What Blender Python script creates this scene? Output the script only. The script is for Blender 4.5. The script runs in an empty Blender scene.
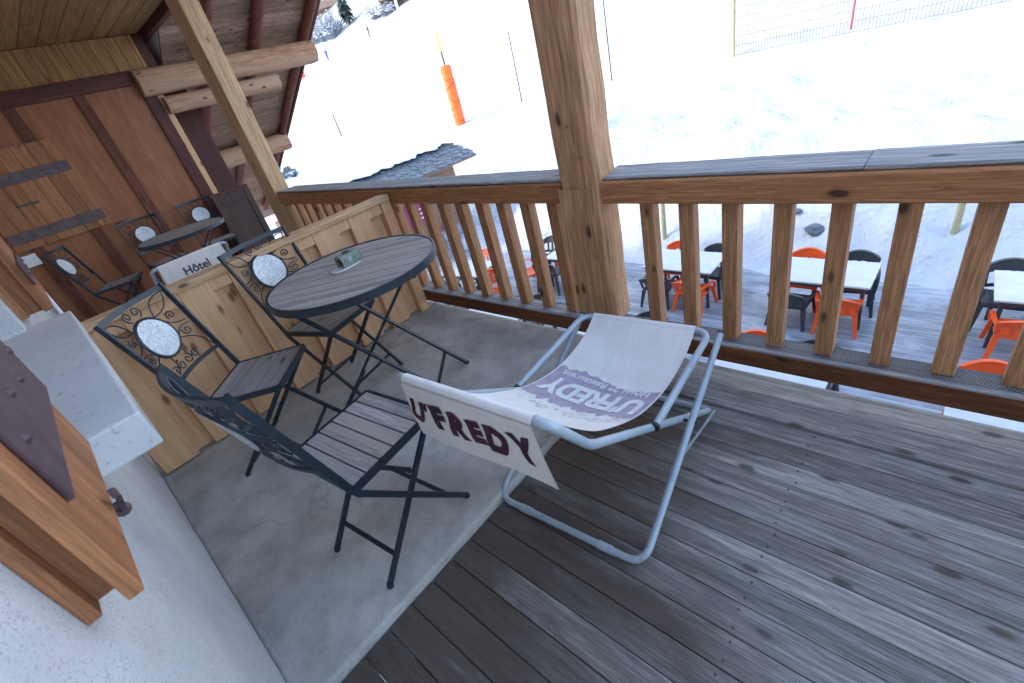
import bpy, bmesh, math, random
from mathutils import Vector, Matrix, noise
R = math.radians
rng = random.Random(7)
SC = bpy.context.scene
COL = SC.collection

# ------------------------------------------------------------------ helpers
def V(*a): return Vector(a)

class MB:
    """collects shapes into one mesh object"""
    def __init__(self): self.v = []; self.f = []; self.m = []; self.mi = 0
    def add(self, vs, fs):
        o = len(self.v); self.v += [tuple(p) for p in vs]
        self.f += [tuple(i + o for i in f) for f in fs]; self.m += [self.mi] * len(fs)
        return self
    def box(self, x0, x1, y0, y1, z0, z1, mat=None, c=0.0):
        """box, optionally with chamfered edges of size c"""
        if c <= 0:
            p = [V(x, y, z) for z in (z0, z1) for y in (y0, y1) for x in (x0, x1)]
            f = [(0, 2, 3, 1), (4, 5, 7, 6), (0, 1, 5, 4), (2, 6, 7, 3), (0, 4, 6, 2), (1, 3, 7, 5)]
        else:
            bm = bmesh.new(); bmesh.ops.create_cube(bm, size=1.0)
            for q in bm.verts:
                q.co = V((x0 + x1) / 2 + q.co.x * (x1 - x0), (y0 + y1) / 2 + q.co.y * (y1 - y0), (z0 + z1) / 2 + q.co.z * (z1 - z0))
            bmesh.ops.bevel(bm, geom=list(bm.edges), offset=c, segments=2, profile=0.6, affect='EDGES')
            bm.verts.index_update()
            p = [q.co.copy() for q in bm.verts]; f = [tuple(q.index for q in g.verts) for g in bm.faces]; bm.free()
        if mat is not None: p = [mat @ q for q in p]
        return self.add(p, f)
    def prism(self, pts, d, mat=None):
        """polygon (3d pts) extruded along d"""
        d = Vector(d); n = len(pts); a = [Vector(p) for p in pts]; b = [p + d for p in a]
        vs = a + b; fs = [tuple(range(n))[::-1], tuple(range(n, 2 * n))]
        fs += [(i, (i + 1) % n, n + (i + 1) % n, n + i) for i in range(n)]
        if mat is not None: vs = [mat @ q for q in vs]
        return self.add(vs, fs)
    def sweep(self, path, prof, up=None, closed=False, cap=True):
        path = [Vector(p) for p in path]; n = len(path); k = len(prof)
        T = []
        for i in range(n):
            if closed: t = path[(i + 1) % n] - path[i - 1]
            else: t = path[min(i + 1, n - 1)] - path[max(i - 1, 0)]
            T.append(t.normalized())
        if up is None:
            u = V(0, 0, 1) if abs(T[0].z) < .9 else V(1, 0, 0)
            u = (u - T[0] * u.dot(T[0])).normalized()
        vs = []
        for i in range(n):
            if up is not None:
                w = Vector(up); u = (w - T[i] * w.dot(T[i]))
                u = u.normalized() if u.length > 1e-6 else V(1, 0, 0)
            elif i > 0:
                u = (u - T[i] * u.dot(T[i])).normalized()
            s = T[i].cross(u)
            vs += [path[i] + s * a + u * b for a, b in prof]
        fs = []
        for i in range(n if closed else n - 1):
            j = (i + 1) % n
            fs += [(i * k + q, i * k + (q + 1) % k, j * k + (q + 1) % k, j * k + q) for q in range(k)]
        if cap and not closed:
            fs += [tuple(range(k))[::-1], tuple((n - 1) * k + q for q in range(k))]
        return self.add(vs, fs)
    def tube(self, path, r, n=8, closed=False):
        return self.sweep(path, [(r * math.cos(2 * math.pi * i / n), r * math.sin(2 * math.pi * i / n)) for i in range(n)], None, closed)
    def cone(self, path, radii, n=10):
        path = [Vector(p) for p in path]; o = len(self.v); vs = []; fs = []
        t = (path[-1] - path[0]).normalized(); u = V(0, 0, 1) if abs(t.z) < .9 else V(1, 0, 0)
        u = (u - t * u.dot(t)).normalized(); s = t.cross(u)
        for p, r in zip(path, radii):
            vs += [p + (s * math.cos(2 * math.pi * i / n) + u * math.sin(2 * math.pi * i / n)) * r for i in range(n)]
        for k in range(len(path) - 1):
            fs += [(k * n + i, k * n + (i + 1) % n, (k + 1) * n + (i + 1) % n, (k + 1) * n + i) for i in range(n)]
        fs += [tuple(range(n))[::-1], tuple((len(path) - 1) * n + i for i in range(n))]
        return self.add(vs, fs)
    def flat(self, path, w, h, up=(0, 0, 1), closed=False):
        return self.sweep(path, [(-w / 2, -h / 2), (w / 2, -h / 2), (w / 2, h / 2), (-w / 2, h / 2)], up, closed)
    def bar(self, a, b, w, h, up=(0, 0, 1)): return self.flat([a, b], w, h, up)
    def build(self, name, mats, parent=None, smooth=False, bevel=0):
        me = bpy.data.meshes.new(name); me.from_pydata(self.v, [], self.f); me.validate(); me.update()
        bm = bmesh.new(); bm.from_mesh(me); bmesh.ops.recalc_face_normals(bm, faces=list(bm.faces)); bm.to_mesh(me); bm.free()
        if not isinstance(mats, (list, tuple)): mats = [mats]
        for m in mats: me.materials.append(m)
        if len(mats) > 1 and len(me.polygons) == len(self.m): me.polygons.foreach_set('material_index', self.m)
        o = bpy.data.objects.new(name, me); COL.objects.link(o)
        if parent is not None: o.parent = parent
        if smooth:
            for p in me.polygons: p.use_smooth = True
            try: me.set_sharp_from_angle(angle=R(40))
            except Exception: pass
        if bevel:
            b = o.modifiers.new('bevel', 'BEVEL'); b.width = bevel; b.segments = 2; b.limit_method = 'ANGLE'; b.angle_limit = R(40)
        return o

def fillet(pts, r, n=6, closed=False):
    pts = [Vector(p) for p in pts]; out = []; N = len(pts)
    for i, p in enumerate(pts):
        if not closed and i in (0, N - 1): out.append(p); continue
        a, b = pts[i - 1], pts[(i + 1) % N]
        da, db = (a - p), (b - p); ra = min(r, da.length * .45, db.length * .45)
        A, B = p + da.normalized() * ra, p + db.normalized() * ra
        for k in range(n + 1):
            t = k / n; out.append(A * (1 - t) ** 2 + p * 2 * t * (1 - t) + B * t * t)
    return out

def tag(o, label=None, cat=None, group=None, kind=None):
    if label: o['label'] = label
    if cat: o['category'] = cat
    if group: o['group'] = group
    if kind: o['kind'] = kind
    return o
def thing(name, label, cat, loc=(0, 0, 0), rz=0, group=None):
    o = bpy.data.objects.new(name, None); COL.objects.link(o); o.empty_display_size = .1
    o.location = loc; o.rotation_euler = (0, 0, rz); return tag(o, label, cat, group)
def kids(o): return [c for c in bpy.data.objects if c.parent is o]
def copy_tree(o, label=None):
    def rec(s, par):
        c = s.copy(); COL.objects.link(c)
        if par is not None: c.parent = par
        for ch in kids_map.get(s, []): rec(ch, c)
        return c
    kids_map = {}
    for q in bpy.data.objects:
        if q.parent is not None: kids_map.setdefault(q.parent, []).append(q)
    c = rec(o, None)
    if label: c['label'] = label
    return c

# ------------------------------------------------------------------ materials
class NT:
    def __init__(self, name):
        self.m = bpy.data.materials.new(name); self.m.use_nodes = True
        self.t = self.m.node_tree; self.t.nodes.clear()
        self.out = self.n('ShaderNodeOutputMaterial'); self.b = self.n('ShaderNodeBsdfPrincipled')
        self.l(self.b.outputs[0], self.out.inputs[0])
    def n(self, t, **k):
        o = self.t.nodes.new(t)
        for a, v in k.items(): setattr(o, a, v)
        return o
    def l(self, a, b): self.t.links.new(a, b)
    def set(self, **k):
        for a, v in k.items():
            s = self.b.inputs[a.replace('_', ' ')]
            if hasattr(v, 'is_linked') or isinstance(v, bpy.types.NodeSocket): self.l(v, s)
            else: s.default_value = (*v, 1) if isinstance(v, tuple) and len(v) == 3 else v
    def coord(self, scale=(1, 1, 1), rand=False, which='Object'):
        tc = self.n('ShaderNodeTexCoord'); v = tc.outputs[which]
        if rand:
            g = self.n('ShaderNodeNewGeometry'); oi = self.n('ShaderNodeObjectInfo')
            a = self.n('ShaderNodeMath', operation='MULTIPLY'); self.l(g.outputs['Random Per Island'], a.inputs[0]); a.inputs[1].default_value = 37.3
            b = self.n('ShaderNodeMath', operation='MULTIPLY_ADD'); self.l(oi.outputs['Random'], b.inputs[0]); b.inputs[1].default_value = 53.1; self.l(a.outputs[0], b.inputs[2])
            ad = self.n('ShaderNodeVectorMath', operation='ADD'); self.l(v, ad.inputs[0]); self.l(b.outputs[0], ad.inputs[1]); v = ad.outputs[0]
        mp = self.n('ShaderNodeMapping'); self.l(v, mp.inputs[0]); mp.inputs['Scale'].default_value = scale
        return mp.outputs[0]
    def noise(self, vec, scale, detail=4, rough=.55, dist=0):
        o = self.n('ShaderNodeTexNoise'); self.l(vec, o.inputs['Vector']); o.inputs['Scale'].default_value = scale
        o.inputs['Detail'].default_value = detail; o.inputs['Roughness'].default_value = rough; o.inputs['Distortion'].default_value = dist
        return o.outputs['Fac']
    def ramp(self, fac, stops):
        o = self.n('ShaderNodeValToRGB'); self.l(fac, o.inputs[0]); e = o.color_ramp.elements
        while len(e) < len(stops): e.new(.5)
        for q, (p, c) in zip(e, stops):
            q.position = p; q.color = (*c, 1) if len(c) == 3 else c
        return o.outputs[0]
    def mix(self, fac, a, b, mode='MIX'):
        o = self.n('ShaderNodeMix', data_type='RGBA', blend_type=mode)
        for s, v in ((o.inputs[0], fac), (o.inputs[6], a), (o.inputs[7], b)):
            if isinstance(v, bpy.types.NodeSocket): self.l(v, s)
            else: s.default_value = (*v, 1) if isinstance(v, tuple) else v
        return o.outputs[2]
    def math(self, op, a, b=0.0):
        o = self.n('ShaderNodeMath', operation=op)
        for s, v in ((o.inputs[0], a), (o.inputs[1], b)):
            if isinstance(v, bpy.types.NodeSocket): self.l(v, s)
            else: s.default_value = v
        return o.outputs[0]
    def bump(self, h, strength=.3, dist=.005):
        o = self.n('ShaderNodeBump'); self.l(h, o.inputs['Height']); o.inputs['Strength'].default_value = strength; o.inputs['Distance'].default_value = dist
        self.l(o.outputs[0], self.b.inputs['Normal'])
    def island(self): return self.n('ShaderNodeNewGeometry').outputs['Random Per Island']

def plain(name, c, rough=.5, metal=0., var=.12, scale=25, bump=0.):
    t = NT(name); v = t.coord(rand=True); n = t.noise(v, scale, 5)
    col = t.ramp(n, [(.3, tuple(x * (1 - var) for x in c)), (.7, tuple(min(1, x * (1 + var)) for x in c))])
    t.set(Base_Color=col, Roughness=rough, Metallic=metal)
    if bump: t.bump(n, bump, .003)
    return t.m

def wood(name, light, dark, axis=0, grain=7.5, along=.055, knots=.5, knotcol=(.07, .03, .012), rough=.62, var=.25, bump=.35, stain=None, grey=None, cracks=.8, fine=.68):
    t = NT(name); s = [1., 1., 1.]; s[axis] = along
    v = t.coord(tuple(s), rand=True)
    n1 = t.noise(v, grain * 3, 5, .6, .8)
    n2 = t.noise(v, grain * 16, 6, .7, .3)
    col = t.ramp(n1, [(.33, dark), (.66, light)])
    col = t.mix(t.math('MULTIPLY', t.ramp(n2, [(.40, (1, 1, 1)), (.62, (0, 0, 0))]), fine), col, tuple(x * .42 for x in dark))
    # drying cracks: thin dark lines along the grain
    sc = list(s); sc[axis] = along * .28
    cv_ = t.coord(tuple(sc), rand=True)
    cn = t.noise(cv_, grain * 7, 2, .5, .5); cm = t.noise(v, grain * .9, 3)
    line = t.ramp(t.math('ABSOLUTE', t.math('SUBTRACT', cn, .5)), [(0, (1, 1, 1)), (.013, (0, 0, 0))])
    msk = t.ramp(cm, [(.48, (0, 0, 0)), (.60, (1, 1, 1))])
    crack = t.math('MULTIPLY', t.math('MULTIPLY', line, msk), cracks)
    col = t.mix(crack, col, tuple(x * .25 for x in dark))
    sf = list(s); sf[axis] = along * .35
    n5 = t.noise(t.coord(tuple(sf), rand=True), grain * 34, 3, .6)
    col = t.mix(t.math('MULTIPLY', t.ramp(n5, [(.38, (1, 1, 1)), (.58, (0, 0, 0))]), .30), col, tuple(x * .6 for x in dark))
    vr = t.math('MULTIPLY_ADD', t.island(), var * 2); vr.node.inputs[2].default_value = 1 - var
    col = t.mix(1.0, col, vr, 'MULTIPLY')
    if grey:
        n4 = t.noise(v, grain * 1.2, 4, .6, .5)
        col = t.mix(t.ramp(n4, [(.38, (0, 0, 0)), (.62, (1, 1, 1))]), col, grey)
    if knots:
        s2 = [1., 1., 1.]; s2[axis] = .42
        kv = t.coord(tuple(s2), rand=True)
        nn = t.noise(kv, 30, 3); wv = t.n('ShaderNodeVectorMath', operation='SCALE'); 
        vo = t.n('ShaderNodeTexVoronoi'); t.l(kv, vo.inputs['Vector']); vo.inputs['Scale'].default_value = 10.5
        d = t.math('ADD', vo.outputs['Distance'], t.math('MULTIPLY', t.math('SUBTRACT', nn, .5), .12))
        kf = t.ramp(d, [(.07, (1, 1, 1)), (.125, (.85, .85, .85)), (.155, (.32, .32, .32)), (.24, (0, 0, 0))])
        sep = t.n('ShaderNodeSeparateColor'); t.l(vo.outputs['Color'], sep.inputs[0])
        sel = t.math('LESS_THAN', sep.outputs[0], knots)
        col = t.mix(t.math('MULTIPLY', t.math('MULTIPLY', kf, sel), .9), col, knotcol)
    if stain:
        sv = t.coord((1, 1, 1)); n3 = t.noise(sv, stain[1], 5, .6)
        col = t.mix(t.ramp(n3, [(stain[2], (0, 0, 0)), (stain[2] + .12, (1, 1, 1))]), col, stain[0])
    t.set(Base_Color=col, Roughness=rough)
    t.b.inputs['Specular IOR Level'].default_value = .3
    t.bump(t.math('SUBTRACT', n2, t.math('MULTIPLY', crack, .6)), bump, .004)
    return t.m

M = {}
def mk():
    M['pine_x'] = wood('pine along x', (.46, .245, .105), (.30, .145, .058), 0, knots=.4)
    M['pine_z'] = wood('pine along z', (.46, .245, .105), (.30, .145, .058), 2, knots=.4)
    M['rail_x'] = wood('reddish pine beam', (.66, .305, .125), (.45, .185, .068), 0, knots=.35, knotcol=(.04, .018, .008))
    M['kick_x'] = wood('wet dark pine rail', (.30, .108, .038), (.13, .043, .016), 0, knots=.35, knotcol=(.03, .012, .006))
    M['balu_z'] = wood('baluster pine', (.72, .375, .180), (.46, .215, .092), 2, knots=.5, var=.3)
    M['post_z'] = wood('post pine', (.78, .435, .225), (.54, .270, .128), 2, grain=5, knots=.9, knotcol=(.05, .024, .012), stain=((.13, .055, .026), 4.2, .60))
    M['lightpost_z'] = wood('pale post pine', (.88, .56, .32), (.70, .42, .22), 2, grain=3.5, knots=.35, knotcol=(.13, .055, .022))
    M['part_z'] = wood('partition pine', (.84, .495, .27), (.75, .42, .215), 2, grain=2.5, knots=.6, knotcol=(.20, .085, .04), var=.10, cracks=.3, fine=.22, bump=.2)
    M['part_y'] = wood('partition cap pine', (.86, .55, .32), (.72, .43, .235), 1, grain=4, knots=.3, var=.14)
    M['capgrey_x'] = wood('weathered grey cap', (.60, .58, .56), (.27, .265, .265), 0, grain=11, along=.03, knots=.3, knotcol=(.07, .065, .06), bump=.8, rough=.8)
    M['deck_x'] = wood('weathered deck boards', (.64, .60, .55), (.27, .25, .23), 0, grain=12, along=.045, knots=.9, knotcol=(.085, .066, .052), var=.32, bump=1., rough=.7)
    t = NT.__new__(NT); t.m = M['deck_x']; t.t = t.m.node_tree; t.b = next(q for q in t.t.nodes if q.type == 'BSDF_PRINCIPLED')
    src = t.b.inputs['Base Color'].links[0].from_socket
    # streaky dark brown over the grey, stronger towards the concrete slab and wall
    v = t.coord(); sx = t.n('ShaderNodeSeparateXYZ'); t.l(v, sx.inputs[0])
    st = t.coord((.25, 1, 1), rand=True)
    f = t.math('ADD', t.math('MULTIPLY', sx.outputs[0], -1.0), t.math('MULTIPLY', sx.outputs[1], -.25))
    f = t.math('ADD', f, t.math('MULTIPLY', t.math('SUBTRACT', t.noise(st, 3.2, 6, .65, .4), .5), 3.0))
    fac = t.ramp(t.math('MULTIPLY_ADD', f, .5), [(.50, (0, 0, 0)), (.85, (.95, .95, .95))])
    brown = t.mix(t.noise(t.coord((.06, 1, 1), rand=True), 60, 5, .7), (.050, .034, .026), (.165, .122, .096))
    t.l(t.mix(fac, src, brown), t.b.inputs['Base Color'])
    M['slat_x'] = wood('weathered slats', (.62, .59, .57), (.29, .265, .25), 0, grain=14, along=.045, knots=.2, knotcol=(.06, .045, .04), var=.22, bump=.6, rough=.7, grey=(.42, .355, .315))
    M['brown_z'] = wood('larch end panels', (.44, .170, .080), (.31, .115, .050), 2, grain=1.6, along=.16, knots=0, var=.1, bump=.12, cracks=.15, fine=.35)
    M['trim_z'] = wood('dark brown trim', (.16, .046, .034), (.085, .025, .02), 2, grain=4, knots=.1, bump=.3)
    M['trim_y'] = wood('dark brown beam trim', (.19, .062, .042), (.10, .032, .024), 1, grain=4, knots=.1, bump=.3)
    M['batten_z'] = wood('red brown battens', (.25, .078, .042), (.15, .046, .025), 2, grain=4, knots=.2)
    M['shut_z'] = wood('shutter boards', (.53, .232, .098), (.37, .152, .062), 2, grain=4, knots=.10, knotcol=(.12, .045, .018), var=.18)
    M['log_y'] = wood('weathered logs', (.80, .44, .25), (.42, .195, .105), 1, grain=4, along=.08, knots=.45, knotcol=(.06, .032, .02), bump=1., rough=.75, grey=(.50, .31, .20))
    M['raft_x'] = wood('red brown rafters', (.32, .098, .055), (.16, .048, .027), 0, grain=4, knots=.4, bump=.7)
    M['roofb_y'] = wood('grey brown roof boards', (.62, .385, .25), (.31, .18, .115), 1, grain=5, along=.09, knots=.7, knotcol=(.06, .035, .025), var=.2, bump=.8, rough=.8)
    M['soffit_x'] = wood('soffit boards', (.48, .265, .11), (.36, .185, .07), 0, grain=3, knots=.3, var=.14)
    M['yellow_z'] = wood('yellow frieze boards', (.52, .27, .092), (.39, .19, .06), 2, grain=3, knots=.35, var=.16)
    M['darkpanel'] = wood('dark varnished panel', (.095, .034, .018), (.045, .017, .010), 2, grain=3, knots=0, rough=.4)
    M['ironstrap'] = plain('painted iron strap', (.098, .058, .064), .5, 0., .35, 14, .3)
    M['iron'] = plain('dark blue iron', (.024, .036, .048), .38, .2, .3, 30)
    M['tube'] = plain('blue grey painted tube', (.40, .47, .52), .36, .15, .08, 18)
    t = NT('scuffed blue grey tube'); v = t.coord(); n = t.noise(v, 9, 5); q = t.noise(v, 55, 4, .6)
    col = t.ramp(n, [(.3, (.35, .42, .47)), (.7, (.46, .53, .575))])
    chip = t.ramp(q, [(.655, (0, 0, 0)), (.69, (1, 1, 1))])
    t.set(Base_Color=t.mix(t.math('MULTIPLY', chip, .8), col, (.13, .105, .085)), Roughness=t.ramp(n, [(.3, (.28, .28, .28)), (.7, (.48, .48, .48))]), Metallic=.2); M['tube'] = t.m
    M['cap'] = plain('black plastic', (.015, .015, .016), .5)
    M['orange'] = plain('orange plastic', (.86, .10, .012), .38, 0, .06, 4)
    M['grey_pl'] = plain('charcoal plastic', (.035, .042, .052), .42, 0, .1, 4)
    M['ashgreen'] = plain('sage green ceramic', (.20, .255, .205), .35, 0, .18, 40)
    M['ashwhite'] = plain('white ceramic', (.70, .70, .70), .3, 0, .05)
    M['ashdark'] = plain('dark interior', (.06, .05, .045), .6)
    M['plum'] = plain('plum print', (.060, .012, .026), .75, 0, .25, 30)
    M['lilac'] = plain('faded lilac print', (.42, .35, .43), .8, 0, .16, 22)
    M['greyprint'] = plain('dark grey print', (.06, .06, .07), .8)
    M['poleblk'] = plain('dark slope pole', (.06, .05, .05), .5)
    M['polered'] = plain('red slope pole', (.55, .03, .04), .5)
    M['padorange'] = plain('orange pad', (.90, .16, .02), .55, 0, .12, 6)
    M['poleyel'] = plain('yellow pole tip', (.70, .62, .08), .5)
    M['stake'] = wood('pale yellow stake', (.62, .56, .34), (.47, .42, .24), 2, knots=.1)
    M['netgrey'] = plain('grey net cord', (.25, .21, .18), .7)
    M['magenta'] = plain('magenta banner', (.45, .02, .30), .6)
    M['white'] = plain('white paint', (.78, .78, .78), .5)
    M['hutwall'] = wood('hut boards', (.42, .27, .20), (.30, .18, .13), 2, knots=.2)
    M['slate'] = plain('slate', (.10, .12, .14), .6, 0, .55, 9, .8)
    M['twig'] = plain('snowy twigs', (.24, .27, .32), .9, 0, .35, 12)
    M['needle'] = plain('spruce needles', (.028, .055, .042), .8, 0, .45, 3)
    M['bark'] = plain('bark', (.10, .07, .05), .9)
    M['skin'] = plain('skin', (.5, .3, .22), .6)
    M['jacketblue'] = plain('blue ski jacket', (.03, .07, .20), .7)
    M['jacketred'] = plain('dark red ski clothes', (.20, .03, .03), .7)
    M['housew'] = plain('chalet wall', (.34, .22, .17), .8, 0, .2, 2)
    M['glass'] = plain('dark window glass', (.03, .035, .04), .1)
    M['mesh'] = plain('galvanised mesh', (.13, .135, .14), .55, .3, .2, 40)

    # concrete balcony slab
    t = NT('concrete'); v = t.coord()
    a = t.noise(v, 1.7, 6, .62, .4); b = t.noise(v, 60, 4, .7); c = t.noise(v, 7, 5, .6)
    col = t.ramp(a, [(.33, (.34, .315, .275)), (.5, (.49, .465, .42)), (.68, (.60, .575, .53))])
    col = t.mix(t.math('MULTIPLY', t.ramp(c, [(.35, (1, 1, 1)), (.55, (0, 0, 0))]), .5), col, (.29, .26, .22))
    col = t.mix(t.math('MULTIPLY', t.ramp(b, [(.3, (1, 1, 1)), (.5, (0, 0, 0))]), .3), col, (.24, .22, .20))
    ve = t.n('ShaderNodeTexVoronoi', feature='DISTANCE_TO_EDGE'); wv = t.n('ShaderNodeVectorMath', operation='ADD'); nz = t.n('ShaderNodeTexNoise'); t.l(v, nz.inputs['Vector']); nz.inputs['Scale'].default_value = 4
    sc_ = t.n('ShaderNodeVectorMath', operation='SCALE'); t.l(nz.outputs['Color'], sc_.inputs[0]); sc_.inputs['Scale'].default_value = .35; t.l(v, wv.inputs[0]); t.l(sc_.outputs[0], wv.inputs[1])
    t.l(wv.outputs[0], ve.inputs['Vector']); ve.inputs['Scale'].default_value = 1.1
    ck = t.math('MULTIPLY', t.ramp(ve.outputs['Distance'], [(.0, (1, 1, 1)), (.006, (0, 0, 0))]), t.ramp(t.noise(v, 1.1, 3), [(.50, (0, 0, 0)), (.58, (1, 1, 1))]))
    col = t.mix(t.math('MULTIPLY', ck, .4), col, (.2, .18, .16))
    g_ = t.noise(v, 190, 2, .5)
    col = t.mix(t.math('MULTIPLY', t.ramp(g_, [(.68, (0, 0, 0)), (.74, (1, 1, 1))]), .5), col, (.62, .60, .56))
    t.set(Base_Color=col, Roughness=.85); t.bump(b, .5, .004); M['concrete'] = t.m

    # roughcast wall
    t = NT('white roughcast'); v = t.coord()
    a = t.noise(v, 130, 3, .6); b = t.noise(v, 3, 4, .6)
    vo = t.n('ShaderNodeTexVoronoi'); t.l(v, vo.inputs['Vector']); vo.inputs['Scale'].default_value = 260
    col = t.ramp(b, [(.3, (.56, .565, .565)), (.7, (.70, .70, .695))])
    sep = t.n('ShaderNodeSeparateColor'); t.l(vo.outputs['Color'], sep.inputs[0])
    sp = t.math('MULTIPLY', t.math('LESS_THAN', sep.outputs[0], .34), t.math('LESS_THAN', vo.outputs['Distance'], .42))
    col = t.mix(t.math('MULTIPLY', t.math('MULTIPLY', sp, .75), t.ramp(t.noise(v, 14, 4), [(.35, (.25, .25, .25)), (.6, (1, 1, 1))])), col, (.22, .21, .205))
    t.set(Base_Color=col, Roughness=.9); t.bump(a, .5, .008); M['stucco'] = t.m

    # painted sill
    t = NT('painted sill'); v = t.coord()
    a = t.noise(v, 3.5, 5, .6, .5); b = t.noise(v, 40, 4)
    col = t.ramp(a, [(.3, (.60, .605, .605)), (.65, (.69, .69, .685))])
    col = t.mix(t.math('MULTIPLY', t.ramp(b, [(.28, (1, 1, 1)), (.4, (0, 0, 0))]), .6), col, (.26, .25, .24))
    t.set(Base_Color=col, Roughness=.6); t.bump(b, .15, .004); M['sill'] = t.m

    # snow
    t = NT('snow'); v = t.coord()
    a = t.noise(v, .9, 7, .6, .3); b = t.noise(v, 9, 5, .6)
    col = t.ramp(a, [(.25, (.47, .505, .55)), (.6, (.61, .63, .65))])
    # snow bank beside the terrace: shade and trodden dirt painted in as darker blue-grey
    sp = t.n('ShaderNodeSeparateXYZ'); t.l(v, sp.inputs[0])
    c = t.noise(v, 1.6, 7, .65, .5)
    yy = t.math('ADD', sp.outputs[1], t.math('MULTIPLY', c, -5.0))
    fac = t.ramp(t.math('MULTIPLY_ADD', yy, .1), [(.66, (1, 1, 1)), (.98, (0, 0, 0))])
    shade_dirt = t.ramp(t.noise(v, 4.5, 7, .68, .3), [(.32, (.20, .22, .255)), (.52, (.36, .39, .43)), (.68, (.52, .54, .56))])
    col = t.mix(fac, col, shade_dirt)
    h = t.math('ADD', a, t.math('MULTIPLY', b, .25))
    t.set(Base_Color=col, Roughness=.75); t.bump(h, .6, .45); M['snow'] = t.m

    M['roofsnow'] = plain('clean roof snow', (.72, .74, .77), .8, 0, .08, 3, .2)
    # wet, thinly snowed terrace boards
    t = NT('snowy terrace boards'); v = t.coord((.12, 1, 1)); w = t.coord()
    a = t.noise(v, 5.5, 6, .65, .6); b = t.noise(w, .9, 5, .6)
    wv = t.n('ShaderNodeTexWave', bands_direction='Y'); t.l(w, wv.inputs['Vector']); wv.inputs['Scale'].default_value = 2.1; wv.inputs['Distortion'].default_value = .15
    col = t.ramp(a, [(.30, (.13, .15, .18)), (.5, (.24, .27, .31)), (.66, (.42, .46, .50))])
    col = t.mix(t.ramp(wv.outputs['Fac'], [(.02, (.7, .7, .7)), (.07, (0, 0, 0))]), col, (.13, .14, .16))
    col = t.mix(t.ramp(b, [(.48, (0, 0, 0)), (.66, (.85, .85, .85))]), col, (.52, .54, .58))
    t.set(Base_Color=col, Roughness=.42); t.bump(a, .4, .02); M['terrace'] = t.m

    # canvas
    t = NT('off white canvas'); v = t.coord((1, 1, 1)); n = t.noise(v, 5, 5, .6); f = t.noise(v, 500, 2)
    col = t.ramp(n, [(.3, (.76, .715, .655)), (.65, (.86, .815, .755))])
    wr = t.noise(t.coord((9, 2.2, 2.2)), 1.5, 4, .55, .8)
    t.set(Base_Color=col, Roughness=.9); t.bump(t.math('ADD', wr, t.math('MULTIPLY', f, .03)), .35, .02); M['canvas'] = t.m

    # mosaic
    t = NT('white mosaic'); v = t.coord()
    vo = t.n('ShaderNodeTexVoronoi'); t.l(v, vo.inputs['Vector']); vo.inputs['Scale'].default_value = 62
    ve = t.n('ShaderNodeTexVoronoi', feature='DISTANCE_TO_EDGE'); t.l(v, ve.inputs['Vector']); ve.inputs['Scale'].default_value = 62
    sep = t.n('ShaderNodeSeparateColor'); t.l(vo.outputs['Color'], sep.inputs[0])
    col = t.ramp(sep.outputs[0], [(0, (.58, .66, .68)), (.5, (.74, .78, .78)), (1, (.84, .84, .82))])
    col = t.mix(t.ramp(ve.outputs['Distance'], [(.02, (1, 1, 1)), (.07, (0, 0, 0))]), col, (.42, .46, .47))
    t.set(Base_Color=col, Roughness=.35); t.bump(ve.outputs['Distance'], .3, .002); M['mosaic'] = t.m

    # glossy wet plastic table top
    t = NT('wet white table top'); v = t.coord(); n = t.noise(v, 4, 4)
    t.set(Base_Color=t.ramp(n, [(.3, (.50, .53, .56)), (.7, (.60, .62, .64))]), Roughness=t.ramp(n, [(.4, (.08, .08, .08)), (.6, (.22, .22, .22))])); M['tabletop'] = t.m
mk()

# ------------------------------------------------------------------ setting: ground
def sm(t): t = min(1, max(0, t)); return t * t * (3 - 2 * t)
def ground(x, y):
    y0 = 9.0 + 3.0 * sm((-9.5 - x) / 3.0)
    r = max(0, y - y0 - 2.0)
    return -3 + 1.5 * sm((y - y0) / 3.0) + .13 * r + .004 * r * r
def lump(x, y):
    k = sm((y - 8.6) / 1.0) * (1 - .75 * sm((y - 14) / 6))
    a = noise.fractal(V(x * .55, y * .8, 0), .9, 2.0, 5) * .20 + noise.noise(V(x * 2.3, y * 2.3, 4)) * .10
    b = abs(noise.noise(V(x * .9, y * 1.3, 9))) * .30 + abs(noise.noise(V(x * 3.7, y * 4.1, 2))) * .07
    q = sm((y - 9.5) / 3.0) * (noise.fractal(V(x * .22 + y * .05, y * .30, 5), 1.0, 2.0, 5) * .17 + abs(noise.noise(V(x * .12 + y * .55, y * .10, 6))) * .08)
    return k * (a + b) + q
def grid_lines():
    ys = [-14, -6, 0, 4, 8]; y = 8.4
    while y < 16: ys.append(y); y += .11
    while y < 40: ys.append(y); y += .5
    while y < 260: ys.append(y); y += 6
    xs = []; x = -260
    while x < -30: xs.append(x); x += 8
    while x < -14: xs.append(x); x += .8
    while x < 9: xs.append(x); x += .14
    while x < 30: xs.append(x); x += 1.5
    while x < 200: xs.append(x); x += 10
    return xs, ys
xs, ys = grid_lines()
mb = MB()
mb.v = [(x, y, ground(x, y) + (lump(x, y) if -60 < x < 30 and y < 60 else 0)) for y in ys for x in xs]
nx = len(xs)
mb.f = [(j * nx + i, j * nx + i + 1, (j + 1) * nx + i + 1, (j + 1) * nx + i) for j in range(len(ys) - 1) for i in range(nx - 1)]
mb.m = [0] * len(mb.f)
tag(mb.build('snow_slope', M['snow'], smooth=True), kind='structure')
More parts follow.
